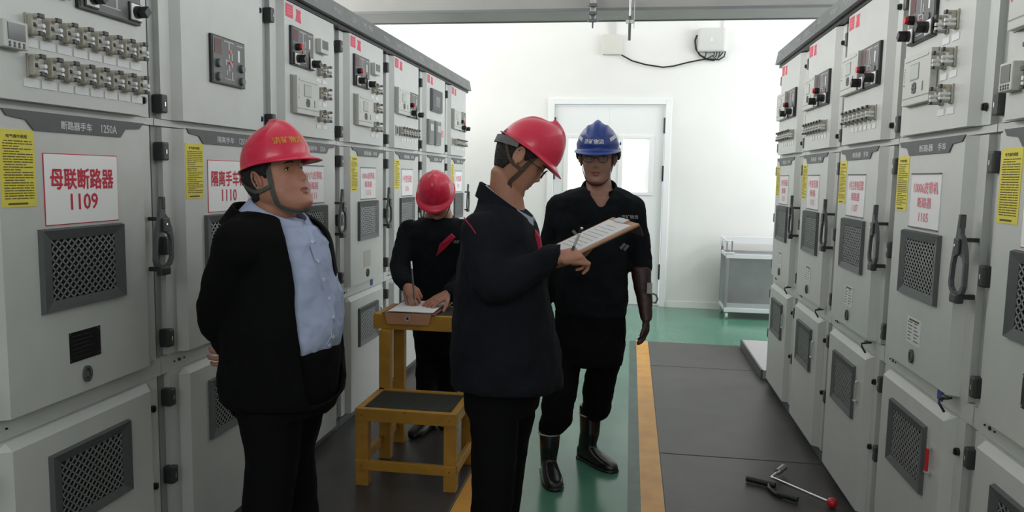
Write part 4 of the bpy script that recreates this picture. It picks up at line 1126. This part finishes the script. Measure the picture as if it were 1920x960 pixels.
collar(man1, at(521, 392, Yp) + Vector((.005, 0, .0)), FD1, .080, .088, .046, 22, 'shirt', drop=.040, flare=.046, back_up=.035)
jk = MB(); loft(jk, sections([(468, 535, 398, Yp, .11), (450, 582, 416, Yp, .165), (440, 600, 440, Yp, .195), (436, 614, 480, Yp, .195), (440, 622, 540, Yp, .20), (442, 625, 592, Yp, .205), (440, 626, 645, Yp, .205), (434, 632, 700, Yp, .205), (436, 632, 742, Yp, .20)]), 'blackc', 48)
limb(jk, [(S1, .078), (E1, .066), (W1 + Vector((0, 0, .012)), .047)], 'blackc'); limb(jk, [(S1b, .078), (E1b, .066), (W1b, .047)], 'blackc')
me = bake(jk, 'jacket', .010, 6, .022, .10, m='blackc')
bm = bmesh.new(); bm.from_mesh(me); kill = []
ax0, ax1 = at(520, 420, Yp), at(537, 742, Yp)
for f_ in bm.faces:
    c = f_.calc_center_median(); tt_ = (c.z - ax0.z) / (ax1.z - ax0.z); A = ax0.lerp(ax1, min(1, max(0, tt_))); a = math.degrees(math.atan2(c.y - Yp, c.x - A.x))
    if (c.z > ax1.z + .012 and -53 - 30 * max(0, .25 - tt_) + 12 * max(0, tt_ - .5) < a < 16 + (30 * max(0, tt_ - .3) if tt_ < .72 else 0)) or c.z < ax1.z + .012 and abs(f_.normal.z) > .8 or (c.z > ax0.z + .012 and f_.normal.z > .85 and (c - A).length < .1): kill.append(f_)
bmesh.ops.delete(bm, geom=kill, context='FACES')
for _ in range(14):
    nw = {}
    for v_ in bm.verts:
        bd2 = [e_.other_vert(v_) for e_ in v_.link_edges if e_.is_boundary]
        if len(bd2) == 2: nw[v_] = (v_.co * 2 + bd2[0].co + bd2[1].co) / 4
    for v_, c_ in nw.items(): v_.co = c_
bm.to_mesh(me); bm.free()
jo = link(me, 'jacket', man1); so = jo.modifiers.new('thick', 'SOLIDIFY'); so.thickness = .006; so.offset = 1
collar(man1, at(505, 398, Yp) + Vector((-.014, 0, .010)), FD1, .098, .094, .050, 130, 'blackc', 'jacket_collar', drop=.05, flare=.040, back_up=.018)
tr = MB(); loft(tr, sections([(455, 632, 640, Yp, .165), (445, 632, 680, Yp, .17), (440, 628, 730, Yp, .17), (445, 620, 765, Yp, .165)]), 'trous', 30)
A1, A2 = at(505, 760, Yp - .085), at(555, 760, Yp + .095)
limb(tr, [(A1, .105), (at(512, 850, Yp - .095), .085), (Vector((fa.x, fa.y, .10)), .068), (Vector((fa.x, fa.y, .06)), .066)], 'trous'); limb(tr, [(A2, .10), (at(545, 850, Yp + .10), .080), (Vector((fb.x, fb.y, .10)), .066), (Vector((fb.x, fb.y, .06)), .064)], 'trous')
link(bake(tr, 'trousers', .010, 6, .014, .09, m='trous'), 'trousers', man1)
for q_ in (fa, fb): q = MB(); shoe(q, q_, FD1, z0=.0085); mbchild(q, 'shoe', man1)

# ================= man with the clipboard (centre)
Yp = 2.65
C2 = at(977, 297, Yp); FD2 = Vector((.985, .17, 0)).normalized(); H2 = head_matrix(C2, FD2, -39)
lc = at(935, 700, Yp); loc = Vector((lc.x, Yp, 0))
b = MB(); add_head(b, H2, .003)
loft(b, neck_secs(H2, .050, .055, -.004, -.002) + [(at(950, 378, Yp), Vector((.0, -.060, 0)), Vector((.064, 0, -.02))), (at(945, 420, Yp), Vector((0, -.09, 0)), Vector((.085, 0, 0)))], 'wall')
loft(b, sections([(905, 975, 405, Yp, .12), (885, 995, 440, Yp, .16), (880, 1000, 520, Yp, .14), (875, 1010, 620, Yp, .14), (872, 1005, 700, Yp, .13)]), 'wall')
S2, E2, W2 = at(905, 437, Yp - .15), at(922, 545, Yp - .22), at(1042, 482, Yp - .18)
S2b, E2b, W2b = at(930, 435, Yp + .17), at(955, 540, Yp + .24), at(1030, 496, Yp + .03)
limb(b, [(S2, .045), (E2, .036), (W2, .026)], 'wall'); limb(b, [(S2b, .045), (E2b, .036), (W2b, .026)], 'wall')
D_, C_, B_ = at(1057, 489, 2.47), at(1199, 421, 2.57), at(1146, 410, 2.78); A_ = D_ + B_ - C_
lng = (C_ - D_).normalized(); shr = (B_ - C_); shr = (shr - lng * shr.dot(lng)).normalized(); nrm = lng.cross(shr).normalized(); nrm = nrm if nrm.z > 0 else -nrm
# right hand: closes on the near corner of the board, pen between thumb and forefinger
add_hand(b, W2, Vector((.93, .28, .16)), Vector((.10, .45, -.85)), s=.86, curls=[(45, 62, 35), (58, 75, 40), (64, 80, 45), (68, 80, 45)], thumb=(16, 8), flip=-1, thumb_in=.15)
add_hand(b, W2b, Vector((.85, -.10, .25)), Vector((.1, -.2, 1)), curl=(12, 20, 12), thumb=(40, 10), flip=1, thumb_in=.4)
fa = Vector((at(918, 960, Yp - .09).x, Yp - .09, .06)); fb = Vector((at(928, 960, Yp + .11).x + .02, Yp + .11, .06))
for hp, kn, an in ((at(930, 720, Yp - .08), at(935, 850, Yp - .09), fa), (at(955, 720, Yp + .09), at(950, 850, Yp + .10), fb)):
    limb(b, [(hp, .075), (kn, .052), (an, .038)], 'wall')
man2 = finish_body(b, H2, 'b', 'person in a red helmet and long navy jacket, head bowed over a clipboard', loc)
hair(man2, H2, .003, low=-.078); face_bits(man2, H2, .003, glasses=True)
helmet(man2, H2, 'helr', lift=.002)
chin_strap(man2, H2, .003, 'strapb')
t = MB(); bv = head_bvh(.003); ribbon(t, bv, [(-.078, -.035, .030), (-.062, -.082, .012), (0, -.108, -.002), (.062, -.082, .012), (.078, -.035, .030)], .028, .004, 'band', H2, .014); mbchild(t, 'headband', man2)
jk = MB(); loft(jk, sections([(903, 922, 350, Yp, .05), (901, 938, 364, Yp, .075), (897, 962, 380, Yp, .095), (893, 986, 394, Yp, .125), (888, 998, 406, Yp, .155), (873, 1008, 432, Yp, .195), (863, 1016, 480, Yp, .20), (857, 1027, 540, Yp, .20), (853, 1040, 600, Yp, .20), (850, 1051, 660, Yp, .205), (848, 1057, 702, Yp, .205), (850, 1055, 718, Yp, .20)]), 'navy', 44)
limb(jk, [(S2, .074), (E2, .070), (W2 - Vector((.02, 0, 0)), .043)], 'navy'); limb(jk, [(S2b, .074), (E2b, .066), (W2b - Vector((.02, 0, 0)), .043)], 'navy')
loft(jk, [(W2 + Vector((-.05, -.015, -.012)), Vector((.012, 0, .044)), Vector((0, .044, 0))), (W2 + Vector((.004, .002, .0)), Vector((.014, 0, .044)), Vector((0, .044, 0)))], 'navy')
link(bake(jk, 'jacket', .010, 5, .022, .10, m='navy'), 'jacket', man2)
# short sleeve-free details: collar, red lining, red piping, pale shirt collar
collar(man2, at(948, 380, Yp) + Vector((0, 0, .006)), (.93, .1), .078, .086, .045, 50, 'navy', 'jacket_collar', drop=.060, flare=.016, back_up=.062)
collar(man2, at(952, 380, Yp) + Vector((.008, 0, .012)), (1, 0), .070, .080, .018, 24, 'shirtw', 'shirt_collar', drop=.066, flare=.004, back_up=.045)
t = MB(); t.prism([(0, 0), (.018, -.03), (.026, -.085), (.022, -.10), (.004, -.07)], -.02, .02, 'rtrim'); mbchild(t, 'red_lining', man2, Matrix.Translation(at(1004, 430, Yp - .02)))
t = MB(); P_ = [at(870, 408, Yp - .205), at(876, 416, Yp - .222), at(884, 426, Yp - .228), at(892, 438, Yp - .232)]; t.tube(P_, .0022, 'rtrim', 6); mbchild(t, 'red_piping', man2)
tr = MB(); loft(tr, sections([(872, 1015, 690, Yp, .155), (872, 1013, 730, Yp, .165), (875, 1008, 765, Yp, .165)]), 'trous', 30)
limb(tr, [(at(925, 760, Yp - .085), .088), (at(928, 850, Yp - .09), .083), (Vector((fa.x, fa.y, .10)), .066), (Vector((fa.x, fa.y, .06)), .064)], 'trous'); limb(tr, [(at(958, 760, Yp + .09), .095), (at(948, 850, Yp + .10), .083), (Vector((fb.x, fb.y, .10)), .066), (Vector((fb.x, fb.y, .06)), .064)], 'trous')
link(bake(tr, 'trousers', .010, 6, .014, .09, m='trous'), 'trousers', man2)
for q_ in (fa, fb): q = MB(); shoe(q, q_, FD2); mbchild(q, 'shoe', man2)
# his clipboard, its papers and pen: things of their own
cl = thing('clipboard', 'tan clipboard with a dark underside, held tilted by the person in the navy jacket', 'clipboard', D_)
bd_ = MB(); hl, hs = (C_ - D_) / 2, shr * .115
bd_.obox((hl + hs), hl, hs, nrm * .003, 'tan').obox(hl + hs - nrm * .005, hl, hs, nrm * .002, 'dkboard'); bd_.build('board', cl)
bd_ = MB(); bd_.obox(hl * 1.78 + hs - nrm * .03, hl * .20, hs * .9, nrm * .001 + lng * .0, 'dkboard'); 
bd_ = MB(); bd_.obox(C_ - D_ + hs - nrm * .020, nrm * .022, hs, lng * .0015, 'dkboard'); bd_.build('hanging_flap', cl)
MB().obox(hl * 1.9 + hs + nrm * .007, lng * .012, shr * .045, nrm * .004, 'chrome').build('clip', cl)
pp = thing('paper_sheets', 'white printed form on the clipboard held by the person in the navy jacket', 'paper', D_ + nrm * .004)
MB().obox(hl * .98 + hs, hl * .86, hs * .86, nrm * .0008, 'paper').build('sheet', pp)
MB().obox(hl * .96 + hs * .97 + nrm * .002, hl * .85, hs * .84, nrm * .0006, 'paper').build('sheet', pp)
t = MB()
for k in range(9): t.obox(hl * (1.6 - .14 * k) + hs * 1.0 + nrm * .0028, lng * .0008, shr * (.07 if k else .04), nrm * .0002, 'dgrey')
t.build('printed_lines', pp)
pn = thing('pen', 'clear ballpoint pen in the hand of the person in the navy jacket', 'pen', at(1074, 468, 2.50))
p0, p1 = at(1072, 472, 2.49), at(1091, 427, 2.47)
t = MB(); t.cyl(p0, p0.lerp(p1, .75), .0045, 'clear', 10).cyl(p0.lerp(p1, .8), p1, .0047, 'chrome', 10).cyl(p0.lerp(p1, .05), p0.lerp(p1, .7), .0052, 'dgrey', 10, r2=.003); at_thing(t, 'barrel', pn)
at_thing(MB().cyl(p0.lerp(p1, .80), p0.lerp(p1, .95), .0052, 'black', 10), 'cap', pn)

# ================= man in the blue helmet (back, facing us)
Yp = 3.62
C3 = at(1121, 296, Yp); FD3 = Vector((-.06, -1, 0)).normalized(); H3 = head_matrix(C3, FD3, -9, 0)
lc = at(1100, 700, Yp); loc = Vector((lc.x, Yp, 0))
b = MB(); add_head(b, H3, -.002)
loft(b, neck_secs(H3, .053, .055) + [(at(1123, 352, Yp + .03), Vector((-.062, 0, 0)), Vector((0, -.062, 0))), (at(1122, 378, Yp + .02), Vector((-.11, 0, 0)), Vector((0, -.088, 0)))], 'wall')
loft(b, sections([(1085, 1160, 368, Yp, .098), (1062, 1180, 392, Yp, .108), (1058, 1172, 460, Yp, .095), (1058, 1165, 540, Yp, .09), (1055, 1165, 620, Yp, .10)]), 'wall')
S3, E3, W3 = at(1186, 388, Yp), at(1202, 485, Yp + .03), at(1208, 565, Yp - .02)
S3b, E3b, W3b = at(1050, 388, Yp), at(1024, 480, Yp + .03), at(1016, 570, Yp - .02)
limb(b, [(S3, .042), (E3, .034), (W3, .022)], 'wall'); limb(b, [(S3b, .042), (E3b, .036), (W3b, .026)], 'wall')
add_hand(b, W3b, Vector((.05, -.1, -1)), Vector((1, -.2, 0)), curl=(20, 25, 20), flip=1)
add_hand(b, W3, Vector((.06, -.22, -1)), Vector((-1, -.2, 0)), s=.62, curl=(5, 8, 5), flip=-1, thumb=(12, 5), spread=0, thumb_in=0)
fa = Vector((-.345, 3.53, .06)); fb = Vector((-.165, 3.76, .06))
for hp, kn, an in ((at(1068, 640, Yp), at(1050, 738, Yp - .10), fa), (at(1130, 640, Yp + .02), at(1122, 732, Yp + .07), fb)):
    limb(b, [(hp, .066), (kn, .046), (Vector((an.x, an.y, .26)), .036), (an, .028)], 'wall')
man3 = finish_body(b, H3, 'c', 'person in a blue helmet, spectacles and dark workwear with a long brown rubber glove', loc)
hair(man3, H3, -.002, low=-.050); face_bits(man3, H3, -.002, glasses=True)
helmet(man3, H3, 'helb', '济矿物流', 'tagw', text_x=4, text_w=.088, th=.021, text_z=.088, style='ribbed')
chin_strap(man3, H3, -.002, 'liner')
for s in (-1, 1): mbchild(MB().sph((s * .094, -.02, .018), (.012, .026, .030), 'liner', 14, 10), 'headband_knob', man3, H3)
jk = MB(); loft(jk, sections([(1092, 1154, 350, Yp + .02, .075), (1066, 1178, 357, Yp + .01, .095), (1042, 1196, 370, Yp, .115), (1034, 1200, 390, Yp, .125), (1040, 1184, 430, Yp, .13), (1040, 1179, 480, Yp, .13), (1040, 1177, 530, Yp, .13), (1040, 1177, 568, Yp, .135), (1042, 1175, 590, Yp, .125)]), 'work', 44)
limb(jk, [(S3 + Vector((0, 0, -.005)), .062), (E3, .052), (at(1202, 500, Yp + .02), .055)], 'work'); limb(jk, [(S3b, .062), (E3b, .052), (W3b, .046)], 'work')
me = bake(jk, 'work_jacket', .009, 5, .020, .08, m='work'); vx = at(1128, 391, Yp - .10)
bm = bmesh.new(); bm.from_mesh(me)
bmesh.ops.delete(bm, geom=[f_ for f_ in bm.faces if f_.calc_center_median().y < Yp + .03 and f_.calc_center_median().z > vx.z and abs(f_.calc_center_median().x - vx.x + .10 * (f_.calc_center_median().z - vx.z)) < .008 + .62 * (f_.calc_center_median().z - vx.z)], context='FACES')
for _ in range(8):
    nw = {}
    for v_ in bm.verts:
        bd2 = [e_.other_vert(v_) for e_ in v_.link_edges if e_.is_boundary]
        if len(bd2) == 2: nw[v_] = (v_.co * 2 + bd2[0].co + bd2[1].co) / 4
    for v_, c_ in nw.items(): v_.co = c_
bm.to_mesh(me); bm.free(); link(me, 'work_jacket', man3)
collar(man3, at(1124, 345, Yp + .02) + Vector((0, -.005, .010)), (.06, -1), .074, .076, .046, 70, 'work', 'jacket_collar', drop=.055, flare=.024, back_up=.018)
# open neck: skin V
t = MB(); 
for k, (pa, pb) in enumerate((((1074, 432), (1087, 447)), ((1074, 447), (1080, 455)), ((1163, 466), (1172, 457)), ((1170, 469), (1178, 460)))):
    A, B2 = at(pa[0], pa[1], Yp - .125), at(pb[0], pb[1], Yp - .136); dd = (B2 - A) / 2
    t.obox((A + B2) / 2, dd, Vector((-dd.z, 0, dd.x)).normalized() * .006, (0, .006, 0), 'reflect')
mbchild(t, 'reflective_tape', man3)
t = MB(); t.text('济矿物流', 0, .075, 0, .018, 0, 'tagt'); mbchild(t, 'lettering', man3, Matrix.Translation(at(1165, 410, Yp - .140)))
tr = MB(); loft(tr, sections([(1042, 1174, 580, Yp, .12), (1038, 1174, 615, Yp, .125), (1036, 1172, 650, Yp, .13), (1037, 1168, 680, Yp, .125)]), 'trous', 34)
limb(tr, [(at(1063, 670, Yp - .01), .068), (at(1050, 735, Yp - .10), .082), (at(1043, 785, Yp - .12), .073), (Vector((fa.x + .003, fa.y, .245)), .060)], 'trous')
limb(tr, [(at(1135, 670, Yp + .02), .078), (at(1122, 730, Yp + .07), .078), (at(1119, 765, Yp + .11), .070), (Vector((fb.x + .008, fb.y, .275)), .060)], 'trous')
link(bake(tr, 'trousers', .009, 4, .018, .06, m='trous'), 'trousers', man3)
for q_, dr_, zt_ in ((fa, (.28, -1), .26), (fb, (.72, -.75), .29)):
    q = MB(); shoe(q, q_, dr_, .28, m='boot'); d = Vector((dr_[0], dr_[1], 0)).normalized(); s_ = Vector((-d.y, d.x, 0)); c0 = Vector((q_.x, q_.y, 0))
    loft(q, [(c0 - d * .018 + Vector((0, 0, .03)), s_ * .036, d * .045), (c0 - d * .015 + Vector((0, 0, .09)), s_ * .040, d * .050), (c0 + Vector((0, 0, .15)), s_ * .046, d * .050), (c0 + Vector((0, 0, zt_)), s_ * .053, d * .056)], 'boot')
    q2 = bake(q, 'rubber_boot', .006, 4, m='boot'); bo = link(q2, 'rubber_boot', man3)
    t = MB(); t.tube([c0 + s_ * .055 * math.cos(a) + d * .057 * math.sin(a) + Vector((0, 0, zt_ - .045)) for a in np.linspace(0, 2 * math.pi, 28, endpoint=False)], .0035, 'bootw', 6, closed=True); subchild(t, 'boot_band', bo, man3)
    t = MB(); secs = [(c0 + d * (t_) + Vector((0, 0, .008)), s_ * ww, Vector((0, 0, .008))) for t_, ww in ((-.078, .020), (-.062, .036), (0, .040), (.08, .049), (.13, .050), (.17, .042), (.196, .022))]; 
    v = []
    loft(t, secs, 'boot', 16, 3); subchild(t, 'sole', bo, man3)
g = MB(); G0, G1, G2 = at(1201, 498, Yp + .02), at(1208, 560, Yp - .02), at(1212, 600, Yp - .06)
loft(g, [(G0, Vector((.050, 0, 0)), Vector((0, .055, 0))), (at(1203, 525, Yp), Vector((.045, 0, 0)), Vector((0, .050, 0))), (G1, Vector((.038, 0, 0)), Vector((0, .042, 0))), (G2, Vector((.026, 0, 0)), Vector((0, .032, 0)))], 'glove')
add_hand(g, G2, Vector((-.02, -.06, -1)), Vector((-1, -.15, 0)), s=.66, curl=(18, 22, 15), flip=-1, pad=.008, thumb=(25, 10), spread=0)
go = link(bake(g, 'rubber_glove', .0045, 5, .008, .05, m='glove'), 'rubber_glove', man3)
t = MB(); a = at(1218, 540, Yp - .06); t.box((a.x - .012, a.y - .006, a.z - .025), (a.x + .012, a.y - .002, a.z + .025), 'tagt'); subchild(t, 'tag', go, man3)
t = MB(); t.tube([at(x, y, Yp - .05) for x, y in ((1222, 550), (1230, 553), (1233, 561), (1229, 568), (1224, 567))], .0045, 'reflect', 6); subchild(t, 'strap', go, man3)

# ================= man stooping over the stool (left, behind it)
Yp = 4.10
C4 = at(819, 366, 4.05); FD4 = Vector((.08, -1, 0)).normalized(); H4 = head_matrix(C4, FD4, -48)
lc = at(815, 700, 4.22); loc = Vector((lc.x, 4.22, 0))
b = MB(); add_head(b, H4, .002)
loft(b, neck_secs(H4, .054, .056, -.016, -.004) + [(at(822, 402, 4.17), Vector((-.075, 0, 0)), Vector((0, -.06, -.03))), (at(820, 440, 4.18), Vector((-.12, 0, 0)), Vector((0, -.09, 0)))], 'wall')
loft(b, sections([(785, 860, 425, 4.18, .09), (775, 868, 460, 4.2, .10), (780, 865, 530, 4.24, .10), (785, 860, 610, 4.27, .11)]), 'wall')
S4, E4, W4 = at(768, 432, 4.14), at(748, 505, 4.02), at(763, 536, 3.84)
S4b, E4b, W4b = at(868, 432, 4.16), at(878, 515, 4.06), at(840, 550, 3.84)
limb(b, [(S4, .042), (E4, .036), (W4, .026)], 'wall'); limb(b, [(S4b, .042), (E4b, .036), (W4b, .026)], 'wall')
add_hand(b, W4, Vector((.45, -.45, -.25)), Vector((.25, .3, -1)), s=.95, curls=[(35, 45, 30), (45, 55, 35), (55, 60, 40), (60, 60, 40)], thumb=(30, 15), flip=-1, thumb_in=.5)
add_hand(b, W4b, Vector((-.50, -.55, -.30)), Vector((-.1, .15, -1)), s=.98, curl=(6, 14, 10), thumb=(45, 15), flip=1, spread=6, thumb_in=.2)
fa = Vector((at(800, 800, 4.0).x, 4.04, .06)); fb = Vector((at(838, 800, 4.2).x, 4.22, .06))
for hp, kn, an in ((at(802, 625, 4.28), at(800, 715, 4.17), fa), (at(838, 625, 4.28), at(834, 715, 4.24), fb)): limb(b, [(hp, .070), (kn, .050), (an, .036)], 'wall')
man4 = finish_body(b, H4, 'b', 'person in a red helmet stooping behind the yellow stool, writing on it, face hidden', loc)
hair(man4, H4, .002); face_bits(man4, H4, .002)
helmet(man4, H4, 'helr', '济矿物流', 'sred', text_x=0, text_w=.085, th=.02, text_z=.085)
chin_strap(man4, H4, .002, 'liner')
jk = MB(); loft(jk, sections([(792, 858, 408, 4.17, .08), (768, 876, 420, 4.17, .12), (758, 884, 440, 4.17, .135), (762, 884, 480, 4.2, .14), (768, 880, 540, 4.23, .14), (774, 874, 600, 4.26, .145), (778, 870, 632, 4.27, .14)]), 'work', 40)
limb(jk, [(S4, .064), (E4, .060), (W4 + Vector((-.012, .02, .008)), .044)], 'work'); limb(jk, [(S4b, .064), (E4b, .060), (W4b + Vector((.012, .02, .008)), .044)], 'work')
link(bake(jk, 'work_jacket', .009, 5, .020, .08, m='work'), 'work_jacket', man4)
t = MB(); A, B2, Cq = at(846, 438, 4.01), at(818, 480, 4.03), at(826, 458, 4.015)
t.add([A + Vector((.0, -.01, .0)), A + Vector((.022, -.008, -.02)), Cq + Vector((.028, -.012, -.02)), B2, Cq + Vector((-.004, -.012, 0)), A + Vector((0, .012, 0)), A + Vector((.022, .012, -.02)), Cq + Vector((.028, .012, -.02)), B2 + Vector((0, .02, 0)), Cq + Vector((-.004, .012, 0))], [[0, 1, 2, 3, 4], [9, 8, 7, 6, 5], [0, 5, 6, 1], [1, 6, 7, 2], [2, 7, 8, 3], [3, 8, 9, 4], [4, 9, 5, 0]], 'rtrim'); mbchild(t, 'red_lapel', man4)
t = MB(); t.text('济矿', 0, .035, 0, .016, 0, 'tagt'); mbchild(t, 'lettering', man4, Matrix.Translation(at(850, 456, 4.02)))
collar(man4, at(822, 410, 4.15) + Vector((0, 0, .008)), (-.1, -1), .082, .080, .035, 70, 'work', 'jacket_collar', drop=.06, flare=.02, back_up=.02)
tr = MB(); loft(tr, sections([(778, 868, 610, 4.27, .13), (779, 868, 645, 4.27, .135), (782, 864, 665, 4.26, .13)]), 'trous', 30)
limb(tr, [(at(803, 655, 4.25), .074), (at(801, 720, 4.16), .066), (Vector((fa.x, fa.y, .06)), .055)], 'trous'); limb(tr, [(at(842, 655, 4.27), .074), (at(838, 720, 4.24), .066), (Vector((fb.x, fb.y, .06)), .055)], 'trous')
link(bake(tr, 'trousers', .009, 5, .015, .07, m='trous'), 'trousers', man4)
for q_, dr_ in ((fa, (-.25, -1)), (fb, (.1, -1))): q = MB(); shoe(q, q_, dr_, z0=.0085); mbchild(q, 'shoe', man4)
pn = thing('pen', 'grey pen held by the person stooping over the stool', 'pen', at(776, 562, 3.72))
p0, p1 = at(777, 562, 3.73), at(771, 490, 3.80)
at_thing(MB().cyl(p0, p0.lerp(p1, .8), .0045, 'dgrey', 10, r2=.0048).cyl(p0 - (p1 - p0) * .05, p0, .0012, 'chrome', 8, r2=.004), 'barrel', pn)
at_thing(MB().cyl(p0.lerp(p1, .8), p1, .0052, 'chrome', 10), 'cap', pn)
